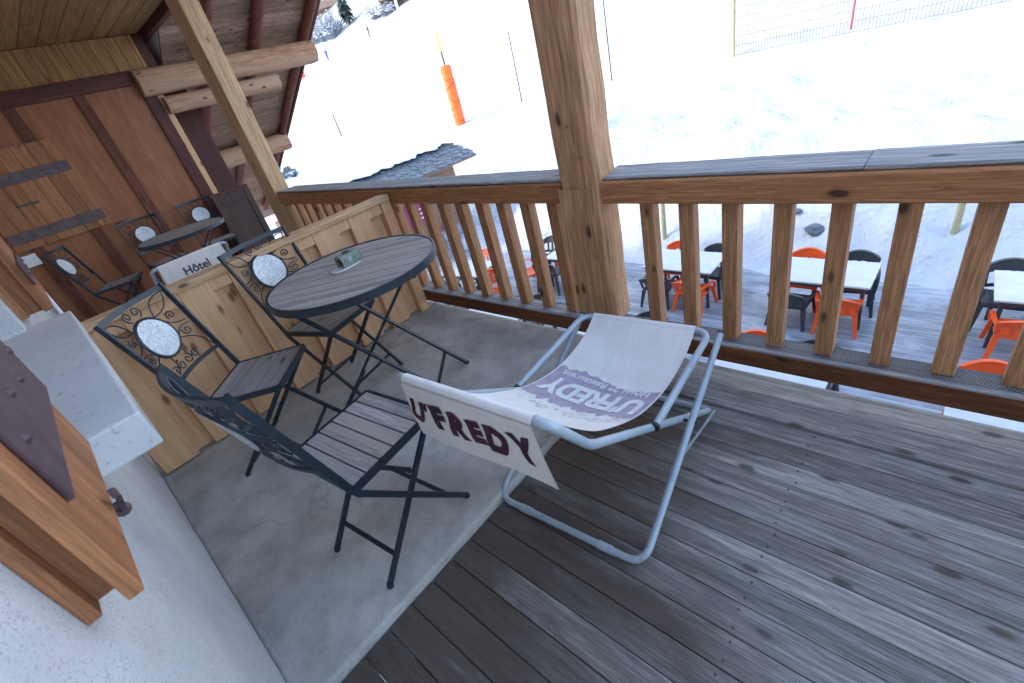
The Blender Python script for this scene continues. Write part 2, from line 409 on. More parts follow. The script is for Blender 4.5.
# terrace of snowy boards: sheet with ragged snow edge just above the ground
mb = MB(); e = []
n = 120
for i in range(n + 1):
    x = -12.5 + 22 * i / n
    e.append((x, 9.0 + .28 * noise.noise(V(x * 1.1, 3, 0)) + .10 * noise.noise(V(x * 5, 7, 0)), -2.985))
mb.v = [(p[0], -.3, -2.985) for p in e] + e
mb.f = [(i, i + 1, n + 2 + i, n + 1 + i) for i in range(n)]; mb.m = [0] * n
tag(mb.build('terrace', M['terrace']), kind='structure')

# ------------------------------------------------------------------ setting: balcony floor
mb = MB(); mb.box(-8.1, -1.243, -.2305, 2.03, -.2, 0, c=.012)
tag(mb.build('concrete_floor', M['concrete']), kind='structure')
mb = MB(); y = -.226; k = 0
edges = []
while y < 1.7: edges.append((y, y + .1065)); y += .1095
for (a, b) in edges: mb.box(-1.236 + rng.uniform(0, .004), 3.2, a, b, -.078, -.04 + rng.uniform(-.0015, .0015), c=.0032)
mb.box(-1.236, 3.2, edges[-1][0] + .1095, edges[-1][0] + .1095 + .15, -.078, -.027, c=.004)
e0 = edges[-1][0] + .1095 + .155
mb.box(-1.236, 3.2, e0, 2.05, -.078, -.03, c=.004)
mb.mi = 1
for (a, b) in edges:
    for x in (-1.17, -.25, .55, 1.35, 2.15):
        for yy in (a + .022, b - .022):
            q = x + rng.uniform(-.008, .008); mb.cone([(q, yy, -.0425), (q, yy, -.0385), (q, yy, -.0383)], [.0042, .0042, .002], 8)
tag(mb.build('timber_deck', [M['deck_x'], M['poleblk']]), kind='structure')
mb = MB()
for x in (-1.1, -.3, .5, 1.3, 2.1, 2.9): mb.box(x, x + .1, -.18, 2.0, -.22, -.0785)
mb.box(-1.236, 3.2, -.18, -.1, -.30, -.221)
tag(mb.build('deck_joists', M['darkpanel']), kind='structure')

# ------------------------------------------------------------------ house wall with sill, window, shutters
hw = thing('house_wall', 'white roughcast house wall with a deep pale window sill, left edge of the balcony', 'wall')
W0 = -.231
mb = MB()
wx0, wx1, wz0, wz1 = -3.15, -1.50, .97, 2.35
mb.box(-14, wx0, -.55, W0, -3.2, 4.6); mb.box(wx1, 9, -.55, W0, -3.2, 4.6)
mb.box(wx0, wx1, -.55, W0, -3.2, wz0); mb.box(wx0, wx1, -.55, W0, wz1, 4.6)
mb.build('wall', M['stucco'], hw)
mb = MB(); mb.box(-3.25, -1.45, -.40, -.047, .968, 1.078, c=.008); mb.build('window_sill', M['sill'], hw)
mb = MB()
for (a, b, c, d) in ((wx0, wx0 + .08, 1.08, wz1), (wx1 - .08, wx1, 1.08, wz1), (wx0 + .08, wx1 - .08, 1.08, 1.16), (wx0 + .08, wx1 - .08, wz1 - .08, wz1), (-2.36, -2.28, 1.16, wz1 - .08)):
    mb.box(a, b, -.46, -.40, c, d, c=.004)
wf = mb.build('window', M['rail_x'], hw)
mb = MB(); mb.box(wx0 + .08, wx1 - .08, -.435, -.43, 1.16, wz1 - .08); mb.build('pane', M['glass'], wf)

def shutter(x0, x1, y0, y1, z0, z1, parent, straps, thing_label=None):
    """board shutter lying flat against the wall: two layers of boards with a grooved edge"""
    mb = MB(); nb = 5; w = (x1 - x0) / nb; t = (y1 - y0)
    for i in range(nb):
        e = .045 if i == nb - 1 else .001
        mb.box(x0 + i * w + .001, x0 + (i + 1) * w - .001, y1 - t * .30, y1, z0, z1, c=.003)
        mb.box(x0 + i * w + .002, x0 + (i + 1) * w - e, y0 + t * .26, y1 - t * .302, z0 + .006, z1 - .012)
        mb.box(x0 + i * w + .001, x0 + (i + 1) * w - .001 - (.012 if e > .01 else 0), y0, y0 + t * .258, z0, z1, c=.003)
    s = mb.build('shutter', M['shut_z'], parent)
    for (a, b, c, d) in straps:
        m2 = MB(); m2.box(a, b, y1 + .001, y1 + .010, c, d, c=.003)
        q = a + .05
        while q < b - .03:
            m2.cone([(q, y1 + .009, (c + d) / 2 + .012 * (-1) ** int(q * 90)), (q, y1 + .017, (c + d) / 2 + .012 * (-1) ** int(q * 90))], [.012, .007], 8); q += .17
        m2.build('strap', M['ironstrap'], s)
    return s
s1 = shutter(-1.42, -.768, -.2305, -.159, 1.080, 2.2, hw, [(-1.46, -.845, 1.228, 1.44), (-1.46, -.845, 1.85, 2.0)])
s2 = shutter(-4.3, -3.34, -.2305, -.092, 1.10, 2.25, hw, [(-4.1, -3.3, 1.24, 1.36), (-4.1, -3.3, 1.85, 1.97)])
# iron shutter catch below the first shutter
mb = MB()
cx_ = -1.06
mb.cone([(cx_, W0, 1.075), (cx_, -.150, 1.078)], [.009, .007], 8)
mb.flat([(cx_ - .03, -.158, 1.050), (cx_, -.150, 1.070), (cx_ + .01, -.1445, 1.092), (cx_ + .03, -.139, 1.115), (cx_ + .05, -.141, 1.128)], .018, .008, (0, 1, 0))
mb.cone([(cx_ - .022, -.160, 1.058), (cx_ - .034, -.158, 1.046), (cx_ - .045, -.157, 1.036)], [.007, .015, .008], 10)
mb.build('shutter_catch', M['ironstrap'], hw, smooth=True)

# ------------------------------------------------------------------ timber end wall
EX = -8.0
ew = thing('timber_end_wall', 'brown timber wall with dark trim and a strapped board shutter, closing off the far end', 'wall', (EX, 0, 0))
mb = MB(); mb.box(-.12, 0, -.18, 2.07, 0, 2.66); mb.build('panel', M['brown_z'], ew)
mb = MB(); mb.box(-.40, -.121, -.18, 2.10, 0, 3.25); mb.build('backing', M['brown_z'], ew)
for y in (.03, .64, 1.31):
    mb = MB(); mb.box(.001, .024, y - .058, y + .058, 0, 2.52, c=.004); mb.build('batten', M['batten_z'], ew)
mb = MB(); mb.box(.001, .04, 1.95, 2.10, 0, 2.505, c=.006); mb.build('corner_trim', M['trim_z'], ew)
mb = MB(); mb.box(-.06, .02, 2.181, 2.30, 2.67, 3.028, c=.005); mb.box(-.42, -.405, -.18, 2.6, 0, 3.25); mb.build('corner_trim', M['trim_z'], ew)
mb = MB(); mb.box(.001, .045, -.18, 2.10, 2.507, 2.665, c=.006); mb.build('top_trim', M['trim_y'], ew)
mb = MB(); mb.box(-.10, .0, -.18, 2.18, 2.666, 3.029)
yy = -.18
while yy < 2.15: mb.box(.0, .018, yy + .002, min(yy + .143, 2.18), 2.667, 3.027, c=.003); yy += .145
mb.build('frieze', M['yellow_z'], ew)
mb = MB(); mb.box(-.05, .01, 2.105, 2.18, .2, 2.62, c=.008); mb.build('edge_board', M['part_z'], ew)
mb = MB(); ya, yb, za, zb = -.15, .845, 1.105, 2.15
for i in range(7):
    w = (yb - ya) / 7; mb.box(.026, .058, ya + i * w + .0015, ya + (i + 1) * w - .0015, za, zb, c=.004)
es = mb.build('shutter', M['shut_z'], ew)
for c in (1.245, 1.845):
    m2 = MB(); m2.box(.059, .070, ya + .01, yb - .03, c - .058, c + .058, c=.003)
    for k in range(6): m2.cone([(.069, ya + .1 + k * .15, c + .015 * (-1) ** k), (.078, ya + .1 + k * .15, c + .015 * (-1) ** k)], [.012, .008], 8)
    m2.build('strap', M['ironstrap'], es)
m2 = MB(); m2.box(.059, .075, .13, .34, 1.552, 1.572, c=.003); m2.build('pull', M['iron'], es)
m2 = MB(); m2.flat([(.026, .86, 1.075), (.085, .88, 1.08), (.10, .92, 1.085), (.085, .96, 1.075)], .028, .015); m2.build('shutter_catch', M['iron'], ew)
m2 = MB(); m2.box(.001, .075, -.165, -.02, .925, 1.06, c=.007); m2.build('socket_box', M['white'], ew)

# dark end panel beside the far post
dp = thing('end_panel', 'dark varnished low wooden panel beside the far corner post', 'panel', (-7.62, 2.2, 0), 0)
mb = MB(); mb.box(-.02, .02, -.25, .27, 0, 1.02); mb.build('board', M['darkpanel'], dp)
mb = MB(); mb.box(-.035, .04, -.27, .27, 1.021, 1.06, c=.006); mb.build('cap', M['trim_y'], dp)
mb = MB()
for (a, b, c, d) in ((-.25, -.17, .05, 1.02), (.19, .27, .05, 1.02), (-.169, .189, .88, 1.02), (-.169, .189, .05, .15)): mb.box(.021, .036, a, b, c, d, c=.004)
mb.build('frame', M['darkpanel'], dp)

# ------------------------------------------------------------------ soffit and roof
so = thing('upper_balcony', 'boarded underside of the balcony above, top left of the view', 'soffit', (0, 0, 3.03))
mb = MB(); y = -.18
while y < 2.20: mb.box(-7.98, -2.0, y + .003, y + .172, 0, .022, c=.004); y += .175
mb.build('boards', M['soffit_x'], so)
mb = MB(); mb.box(-8.4, -2.0, -.205, 2.30, .0225, .2); mb.build('slab', M['trim_y'], so)
mb = MB(); mb.box(-8.4, -2.0, 2.301, 2.38, -.07, .36, c=.006); mb.build('edge_board', M['trim_y'], so)

rf = thing('roof_overhang', 'old timber roof overhang of logs, rafters and boards above the balcony', 'roof')
SL = .525
def roofz(x): return 6.95 + SL * x
XR = -1.15
mb = MB(); xs0 = -13.1; L = XR - xs0; nb = 56
for i in range(nb):
    a = xs0 + L * i / nb; b = xs0 + L * (i + 1) / nb - .005
    mb.prism([(a, 2.40, roofz(a)), (b, 2.40, roofz(b)), (b, 2.40, roofz(b) + .035), (a, 2.40, roofz(a) + .035)], (0, 2.17, 0))
mb.build('roof_boards', M['roofb_y'], rf)
mb = MB(); mb.prism([(-13.2, 2.40, roofz(-13.2) + .037), (XR, 2.40, roofz(XR) + .037), (XR, 2.40, roofz(XR) + .45), (-13.2, 2.40, roofz(-13.2) + .45)], (0, 2.22, 0))
mb.build('snow_cover', M['roofsnow'], rf)
for y in (4.42, 3.62, 2.91):
    r = .074 + rng.uniform(-.005, .008); pts = []; n = 24
    P = [V(xs0 + L * i / n, y + .03 * noise.noise(V(i * .35, y, 0)), roofz(xs0 + L * i / n) - r - .006 - .008 * noise.noise(V(i * .5, y, 4))) for i in range(n + 1)]
    mb = MB(); mb.cone(P, [r * (1 + .16 * noise.noise(V(i * .6, y * 3, 1))) for i in range(n + 1)], 12)
    mb.build('rafter', M['raft_x'], rf, smooth=True)
mb = MB(); mb.prism([(-13.2, 4.575, roofz(-13.2) - .03), (XR, 4.575, roofz(XR) - .03), (XR, 4.575, roofz(XR) + .036), (-13.2, 4.575, roofz(-13.2) + .036)], (0, .045, 0)); mb.build('verge_board', M['trim_y'], rf)
def log(x, z, y0, y1, rx, rz):
    mb = MB(); n = 40; k = 22
    vs = []; fs = []
    for i in range(n + 1):
        y = y0 + (y1 - y0) * i / n
        e = 1.0 if i not in (0, n) else .94
        for q in range(k):
            a = 2 * math.pi * q / k; c_, s_ = math.cos(a), math.sin(a)
            w = 1 + .10 * noise.noise(V(y * 1.1, c_ * 1.4, s_ * 1.4 + x)) + .035 * noise.noise(V(y * 1.6, c_ * 6, s_ * 6 + z))
            ex = math.copysign(abs(c_) ** .86, c_); ez = math.copysign(abs(s_) ** .86, s_)
            yy = y + (.03 * noise.noise(V(c_ * 3, s_ * 3, x)) if i == n else 0)
            vs.append((x + rx * ex * w * e, yy, z + rz * ez * w * e))
    for i in range(n): fs += [(i * k + q, i * k + (q + 1) % k, (i + 1) * k + (q + 1) % k, (i + 1) * k + q) for q in range(k)]
    fs += [tuple(range(k))[::-1], tuple(n * k + q for q in range(k))]
    mb.add(vs, fs); return mb.build('purlin', M['log_y'], rf, smooth=True)
log(-7.96, 2.505, 1.95, 4.50, .15, .155); log(-7.96, 2.215, 2.13, 3.74, .115, .105)
log(-10.24, 1.375, -1, 4.48, .15, .16); log(-10.1, 1.08, -1, 2.88, .12, .12)
log(-4.4, 4.40, 2.3, 4.5, .15, .16); log(-1.45, 5.93, 1.8, 4.5, .15, .16)

# ------------------------------------------------------------------ balcony railing
rl = thing('balcony_railing', 'pine balcony railing with square balusters and a weathered grey cap', 'railing', (0, 2.0, 0))
def tilt_beam(mb, x0, x1, y0, y1, zl0, zl1, zr0, zr1, n=14, wob=.0015):
    """long beam whose lower / upper edges run from zl* (x0) to zr* (x1)"""
    P = []
    for i in range(n + 1):
        t = i / n; x = x0 + (x1 - x0) * t
        a = zl0 + (zr0 - zl0) * t + rng.uniform(-wob, wob); b = zl1 + (zr1 - zl1) * t + rng.uniform(-wob, wob)
        c = .006
        P.append([(x, y0 + c, a), (x, y1 - c, a), (x, y1, a + c), (x, y1, b - c), (x, y1 - c, b), (x, y0 + c, b), (x, y0, b - c), (x, y0, a + c)])
    vs = [p for r in P for p in r]; fs = []
    for i in range(n): fs += [(i * 8 + q, i * 8 + (q + 1) % 8, (i + 1) * 8 + (q + 1) % 8, (i + 1) * 8 + q) for q in range(8)]
    fs += [tuple(range(8))[::-1], tuple(n * 8 + q for q in range(8))]
    mb.add(vs, fs)
def lerp(a, b, t): return a + (b - a) * t
def beam_z(x): return lerp(.924, .893, (x + 5.2) / 5.36)
mb = MB(); tilt_beam(mb, -5.30, -1.545, -.04, .09, beam_z(-5.3), beam_z(-5.3) + .107, beam_z(-1.545), beam_z(-1.545) + .107)
mb.build('top_beam', M['rail_x'], rl)
mb = MB(); tilt_beam(mb, -1.30, 3.2, -.045, .09, beam_z(-1.3), beam_z(-1.3) + .108, .879, .984)
mb.build('top_beam', M['rail_x'], rl)
for (a, b) in ((-5.30, -2.2), (-2.197, -1.50), (-1.32, -.25), (-.247, 3.2)):
    mb = MB(); za, zb = beam_z(a) + .109, beam_z(b) + .109
    if b > 3: zb = .985
    tilt_beam(mb, a, b, -.018, .19, za, za + .017, zb, zb + .017, 10, .0015)
    mb.build('cap_board', M['capgrey_x'], rl)
mb = MB(); tilt_beam(mb, -3.42, 3.2, -.05, .085, .062, .160, .108, .205)
mb.build('bottom_rail', M['kick_x'], rl)
mb = MB(); tilt_beam(mb, -5.30, -3.425, -.05, .085, .05, .15, .062, .16)
mb.build('bottom_rail', M['kick_x'], rl)
mb = MB(); tilt_beam(mb, -3.418, 3.2, -.048, .083, .1605, .1650, .2055, .2100, 14, .0004); mb.build('weathered_top', M['capgrey_x'], rl)
# anti-slip mesh lying on the bottom rail
def kick_top(x): return lerp(.1655, .2105, (x + 3.42) / 6.62)
mb = MB()
x = -1.25
while x < 3.1:
    for (y0, y1, dx) in ((-.018, .082, .052), (.082, -.018, -.052)):
        mb.flat([(x, y0, kick_top(x) + .0015), (x + abs(dx), y1, kick_top(x + .05) + .0015)], .0022, .0018)
    x += .0135
ms = mb.build('antislip_mesh', M['mesh'], rl)
bx = []
for i in range(10): bx.append(-3.28 + .2003 * i)
for i in range(22): bx.append(-1.094 + .1986 * i)
for i in range(9): bx.append(-3.48 - .2 * i)
for x in bx:
    if -1.6 < x < -1.25 or x > 3.1 or x < -5.25: continue
    w = .034; zb = kick_top(x) if x > -3.42 else .155
    zb = zb + .002; zt = beam_z(x) + .03
    mb = MB(); mb.box(-w, w, -w, w, 0, zt - zb, c=.004)
    o = mb.build('baluster', M['balu_z'], rl)
    o.location = (x, .035 + rng.uniform(-.003, .003) + .008, zb); o.rotation_euler = (rng.uniform(-.004, .004), rng.uniform(-.006, .006), rng.uniform(-.05, .05))

# posts
po = thing('timber_post', 'thick squared timber post rising out of the railing in the middle', 'post', (-1.42, 2.035, 0))
mb = MB(); n = 26; vs = []; fs = []
def postring(z, wl, wr, d0, d1):
    c = .018
    return [(-wl + c, d0, z), (wr - c, d0, z), (wr, d0 + c, z), (wr, d1 - c, z), (wr - c, d1, z), (-wl + c, d1, z), (-wl, d1 - c, z), (-wl, d0 + c, z)]
rings = []
zs = [.2035 + (5.78 - .197) * (i / n) ** 1.3 for i in range(n + 1)]
for z in zs:
    j = .004
    rings.append(postring(z, .120 + rng.uniform(-j, j), .119 + rng.uniform(-j, j), -.092 + rng.uniform(-j, j) * .6, .085))
vs = [p for r in rings for p in r]
for i in range(n): fs += [(i * 8 + q, i * 8 + (q + 1) % 8, (i + 1) * 8 + (q + 1) % 8, (i + 1) * 8 + q) for q in range(8)]
fs += [tuple(range(8))[::-1], tuple(n * 8 + q for q in range(8))]
mb.add(vs, fs); mb.build('shaft', M['post_z'], po)
mb = MB(); mb.box(-.128, .06, -.104, -.093, .21, .985, c=.006); mb.build('facing_board', M['post_z'], po)
p2 = thing('timber_post', 'pale slanting-looking squared post at the far end of the railing', 'post', (-5.46, 2.03, 0))
mb = MB(); mb.box(-.155, .155, -.085, .085, -.1, 2.95, c=.012); mb.build('shaft', M['lightpost_z'], p2)
mb = MB(); mb.box(.156, .27, -.06, .06, -.1, .90, c=.008); mb.build('facing_board', M['lightpost_z'], p2)

# ------------------------------------------------------------------ partition
pt = thing('balcony_partition', 'waist-high pine partition of upright boards across the balcony', 'partition', (-3.2, 0, 0))
mb = MB(); mb.box(-.085, -.056, -.205, 1.93, .01, .955); mb.build('back_boards', M['part_z'], pt)
for (a, b) in ((-.20, .0), (.10, .275), (.395, .565), (.685, .86), (.985, 1.16), (1.275, 1.464), (1.566, 1.735)):
    mb = MB(); mb.box(-.0555, .0 + rng.uniform(-.003, .003), a, b, .012, .953, c=.004); mb.build('board', M['part_z'], pt)
for (a, b) in ((.001, .099), (.276, .394), (.566, .684), (.861, .984), (1.161, 1.274), (1.465, 1.565), (1.736, 1.859)):
    mb = MB(); mb.box(-.0555, -.006, a, b, .875, .953, c=.003); mb.build('block', M['part_z'], pt)
mb = MB(); mb.box(-.06, .012, 1.86, 1.945, 0, .953, c=.004); mb.build('end_post', M['part_z'], pt)
mb = MB(); mb.box(-.095, .022, -.205, 1.945, .9535, .995, c=.005); mb.build('cap', M['part_y'], pt)

# ------------------------------------------------------------------ bistro chairs (face +y)
HW0, HW1 = .205, .240            # half width of the back at the seat and at the top
B0, B1 = V(0, -.189, .515), V(0, -.345, 1.055)
BL = (B1 - B0).length
def backpt(px, pz, off=0.0):
    t = pz / BL; hw = HW0 + (HW1 - HW0) * t; s = max(-1.05, min(1.05, px / hw))
    p = B0.lerp(B1, t); nrm = (B1 - B0).normalized().cross(V(1, 0, 0))
    bow = .048 * (1 - s * s) * min(1, t / .3)
    return V(px, p.y - bow, p.z) - nrm * off
def spiral(cx, cz, r0, a0, turns, sgn, n=26):
    out = []
    for i in range(n + 1):
        t = i / n; r = r0 * (1 - .80 * t); a = a0 + sgn * turns * 2 * math.pi * t
        out.append((cx + r * math.cos(a), cz + r * math.sin(a)))
    return out
def make_chair():
    t = thing('bistro_chair', '', 'chair')
    ir = M['iron']
    for s in (1, -1):
        mb = MB()
        P = [V(s * HW1, B1.y, B1.z + .012), V(s * HW0, B0.y, B0.z), V(s * .207, -.175, .485), V(s * .196, .226, .012)]
        mb.flat([P[0], P[0].lerp(P[1], .5), P[1]], .012, .026, (0, 1, .3)); mb.flat([P[1], P[2]], .012, .026, (0, 1, .3))
        mb.flat([P[2], P[3]], .012, .024, (0, .8, .6)); mb.cone([(s * .196, .226, .018), (s * .196, .228, 0)], [.013, .015], 8)
        mb.build('back_leg', ir, t)
        mb = MB(); mb.flat([(s * .190, .200, .50), (s * .180, -.245, .012)], .012, .024, (0, .8, -.6)); mb.cone([(s * .180, -.245, .018), (s * .180, -.248, 0)], [.013, .015], 8)
        mb.build('front_leg', ir, t)
    mb = MB(); f = .18
    mb.flat([(-.196, .226 - .40 * f, .485 * f), (.196, .226 - .40 * f, .485 * f)], .018, .010)
    mb.build('stretcher', ir, t)
    mb = MB(); mb.flat([(-.182, -.245 + .445 * f, .49 * f), (.182, -.245 + .445 * f, .49 * f)], .018, .010); mb.build('stretcher', ir, t)
    # seat
    z0, z1 = .517, .527
    mb = MB()
    for s in (1, -1): mb.flat([(s * .206, -.19, z0 - .008), (s * .206, .222, z1 - .008)], .012, .030)
    mb.flat([(-.2, -.19, z0 - .008), (.2, -.19, z0 - .008)], .012, .026); mb.flat([(-.2, .222, z1 - .008), (.2, .222, z1 - .008)], .012, .030)
    mb.build('seat_frame', ir, t)
    mb = MB(); n = 6; w = .400 / n
    for i in range(n):
        y = -.183 + i * w; zz = z0 + (z1 - z0) * i / n
        mb.box(-.199, .199, y + .003, y + w - .003, zz - .012, zz + .006, c=.003)
    mb.build('seat', M['slat_x'], t)
    # back panel
    mb = MB(); q = [-1 + 2 * i / 14 for i in range(15)]
    mb.flat([backpt(s * HW1, BL - .004) for s in q], .010, .028, (0, -.3, 1))
    mb.build('top_rail', ir, t)
    mb = MB(); lw = HW0 + (HW1 - HW0) * .27; mb.flat([backpt(s * lw, BL * .27) for s in q], .010, .022, (0, -.3, 1)); mb.build('lower_rail', ir, t)
    cz, rr = BL * .64, .112
    mb = MB(); mb.tube([backpt(rr * math.cos(a), cz + rr * math.sin(a)) for a in [2 * math.pi * i / 32 for i in range(32)]], .0075, 6, True); mb.build('ring', ir, t, smooth=True)
    mb = MB(); k = 32; rim = [(0.104 * math.cos(2 * math.pi * i / k), cz + .104 * math.sin(2 * math.pi * i / k)) for i in range(k)]
    fr = [backpt(a, b, -.006) for a, b in rim] + [backpt(0, cz, -.006)] + [backpt(a, b, .006) for a, b in rim] + [backpt(0, cz, .006)]
    fs = [(i, (i + 1) % k, k) for i in range(k)] + [(k + 1 + (i + 1) % k, k + 1 + i, 2 * k + 1) for i in range(k)] + [(i, k + 1 + i, k + 1 + (i + 1) % k, (i + 1) % k) for i in range(k)]
    mb.add(fr, fs); mb.build('mosaic_disc', M['mosaic'], t)
    mb = MB()
    top, bot = BL - .018, BL * .27 + .012
    for s in (1, -1):
        for (cx, c2, r, a0, tn, sg) in ((.032, top - .030, .030, math.pi * 1.5, 1.35, s), (.030, bot + .030, .030, math.pi * .5, 1.35, -s),
                                        (.160, cz + .055, .026, math.pi * 1.2, 1.3, -s), (.158, cz - .050, .026, math.pi * .8, 1.3, s),
                                        (.088, bot + .026, .024, math.pi * .3, 1.2, s)):
            mb.tube([backpt(s * a, b) for a, b in [(cx + (p - cx), z) for p, z in spiral(cx, c2, r, a0 if s > 0 else a0, tn, sg * s)]], .0038, 5)
        for (pa, pb, bend) in (((.085, cz + .085), (.222, top - .004), .035), ((.085, cz + .085), (.222, top - .004), -.030),
                               ((.095, cz + .065), (.200, cz + .0), -.02), ((.095, cz - .065), (.198, cz - .02), .02),
                               ((.05, cz - .105), (.10, bot + .004), -.02), ((.095, cz - .062), (.200, bot + .004), .03)):
            a, b = V(pa[0], pa[1], 0), V(pb[0], pb[1], 0); d = b - a; nn = V(-d.y, d.x, 0).normalized()
            pts = []
            for i in range(11):
                u = i / 10; w = a + d * u + nn * bend * math.sin(math.pi * u)
                pts.append(backpt(s * w.x, w.y))
            mb.tube(pts, .0038, 5)
    mb.build('scrollwork', ir, t, smooth=True)
    return t
ch = make_chair()
ch['label'] = 'folding bistro chair nearest the white wall, empty slatted seat beside the deck chair'
ch['group'] = 'bistro chairs with mosaic backs'
ch.location = (-1.546, .426, 0); ch.rotation_euler.z = R(6.6)
def more_chair(x, y, a, label, z=0, tilt=None):
    c = copy_tree(ch, label); c.location = (x, y, z)
    c.rotation_euler = (tilt or 0, 0, R(a)); return c
more_chair(-2.615, .409, -43.9, 'bistro chair with its mosaic back against the sill corner and pine partition')
more_chair(-2.833, .993, -73.6, 'bistro chair half tucked under the round slatted table')
more_chair(-7.2, .43, -26, 'bistro chair below the strapped shutter, beyond the partition')
more_chair(-7.45, 1.06, -88, 'bistro chair against the timber wall, left of the two behind the second round table')
more_chair(-7.42, 1.72, -97, 'bistro chair against the timber wall, nearest the dark end panel')

# ------------------------------------------------------------------ round table
tb = thing('bistro_table', 'round slatted folding table with a dark iron rim and legs', 'table', (-2.36, 1.065, 0), R(42))
TZ, TR = .87, .468
mb = MB(); n = 9; w = 2 * (TR - .012) / n
for i in range(n):
    a = -(TR - .012) + i * w + .004; b = a + w - .008; r = TR - .010
    if i in (3, 6): a += .004
    pts = []
    for k in range(13):
        v = lerp(a, b, k / 12); pts.append((math.sqrt(max(0, r * r - v * v)), v))
    for k in range(13):
        v = lerp(b, a, k / 12); pts.append((-math.sqrt(max(0, r * r - v * v)), v))
    mb.prism([(p[0], p[1], TZ - .020) for p in pts], (0, 0, .020))
mb.build('tabletop', M['slat_x'], tb)
mb = MB(); mb.sweep([(TR * math.cos(a), TR * math.sin(a), TZ - .016) for a in [2 * math.pi * i / 56 for i in range(56)]], [(-.005, -.021), (.005, -.021), (.005, .021), (-.005, .021)], (0, 0, 1), True)
mb.build('rim', M['iron'], tb, smooth=True)
mb = MB()
for v in (-.25, .25): mb.flat([(-.40, v, TZ - .032), (.40, v, TZ - .032)], .02, .020)
mb.build('bearer', M['iron'], tb)
for v in (-.225, .175):
    mb = MB(); mb.flat([(-.36, v, TZ - .04), (.385, v, .012)], .014, .026, (0, 1, 0)); mb.cone([(.375, v, .016), (.40, v, .0)], [.014, .016], 8); mb.build('leg', M['iron'], tb)
    mb = MB(); v2 = v * .9; mb.flat([(.33, v2, TZ - .04), (-.40, v2, .012)], .014, .026, (0, 1, 0)); mb.cone([(-.39, v2, .016), (-.41, v2, .0)], [.014, .016], 8); mb.build('leg', M['iron'], tb)
mb = MB(); f = .15; mb.flat([(.385 - .745 * f, -.225, .82 * f), (.385 - .745 * f, .175, .82 * f)], .018, .010); mb.build('stretcher', M['iron'], tb)
mb = MB(); mb.flat([(-.40 + .73 * f, -.2, .82 * f), (-.40 + .73 * f, .157, .82 * f)], .018, .010); mb.build('stretcher', M['iron'], tb)

tb2 = copy_tree(tb, 'second round slatted table near the timber wall, beyond the partition')
tb2.location = (-6.62, 1.22, 0); tb2.rotation_euler.z = R(80)
tb['group'] = tb2['group'] = 'round bistro tables'

# ashtray: a small sage green ceramic box with an arched end on a white base
ash = thing('ashtray', 'small sage green ceramic ashtray on a white base, on the round table', 'ashtray', (-2.425, 1.085, TZ + .0012), R(93))
ash.scale = (.84, .84, .84)
mb = MB(); pts = [(.115 * math.cos(a) - .02, .062 * math.sin(a), 0) for a in [2 * math.pi * i / 28 for i in range(28)]]
mb.prism(pts, (0, 0, .010)); mb.build('base', M['ashwhite'], ash, bevel=.003)
mb = MB()
arc = [(.0 - .048, .0), (-.048, .055), (-.030, .075), (0, .082), (.030, .075), (.048, .055), (.048, 0), (.034, 0), (.034, .045), (.02, .058), (0, .062), (-.02, .058), (-.034, .045), (-.034, 0)]
o = [(-.06, y, .0105 + z) for y, z in arc]; n = len(arc)
mb.add(o + [(.08, y, z) for _, y, z in o], [tuple(range(n))[::-1], tuple(range(n, 2 * n))] + [(i, (i + 1) % n, n + (i + 1) % n, n + i) for i in range(n)])
mb.box(.081, .092, -.046, .046, .0105, .07, c=.004)
mb.build('shell', M['ashgreen'], ash, bevel=.004)
mb = MB(); mb.cone([(.015, 0, .0915), (.015, 0, .096)], [.030, .026], 20); mb.build('opening', M['ashdark'], ash)
mb = MB(); mb.tube([(.0 + p, -.0492, .050 + z) for p, z in spiral(0, 0, .015, 0, 1.4, 1, 20)], .0022, 5); mb.build('emblem', M['ashwhite'], ash)

# ------------------------------------------------------------------ deck chairs (local: front +y, floor bar of the rear legs at y=0)
def canvas_curve(sag):
    """profile of the sling (y, z) from the head bar to the front bar"""
    P = [V(0, -.24, .915), V(0, -.074, .722), V(0, .062, .605), V(0, .286, .478), V(0, .52, .418), V(0, .735, .432), V(0, .872, .492)]; b = P[-1]
    out = []
    n = len(P)
    for i in range(n - 1):
        p0 = P[max(0, i - 1)]; p1 = P[i]; p2 = P[i + 1]; p3 = P[min(n - 1, i + 2)]
        for k in range(8):
            t = k / 8
            out.append(.5 * ((2 * p1) + (p2 - p0) * t + (2 * p0 - 5 * p1 + 4 * p2 - p3) * t * t + (3 * p1 - p0 - 3 * p2 + p3) * t ** 3))
    out.append(b); return out
CW = .252
def text_mesh(s, size, bold, spacing=1.0):
    cu = bpy.data.curves.new('lettering', 'FONT'); cu.body = s; cu.size = size; cu.offset = bold; cu.align_x = 'CENTER'; cu.align_y = 'CENTER'; cu.space_character = spacing
    cu.resolution_u = 4
    o = bpy.data.objects.new('lettering', cu); COL.objects.link(o)
    dg = bpy.context.evaluated_depsgraph_get(); me = bpy.data.meshes.new_from_object(o.evaluated_get(dg))
    bpy.data.objects.remove(o); bpy.data.curves.remove(cu)
    bm = bmesh.new(); bm.from_mesh(me); bpy.data.meshes.remove(me)
    return bm
def slice_bm(bm, step):
    lo = min(v.co.y for v in bm.verts); hi = max(v.co.y for v in bm.verts); q = lo + step
    while q < hi:
        bmesh.ops.bisect_plane(bm, geom=list(bm.verts) + list(bm.edges) + list(bm.faces), plane_co=(0, q, 0), plane_no=(0, 1, 0)); q += step
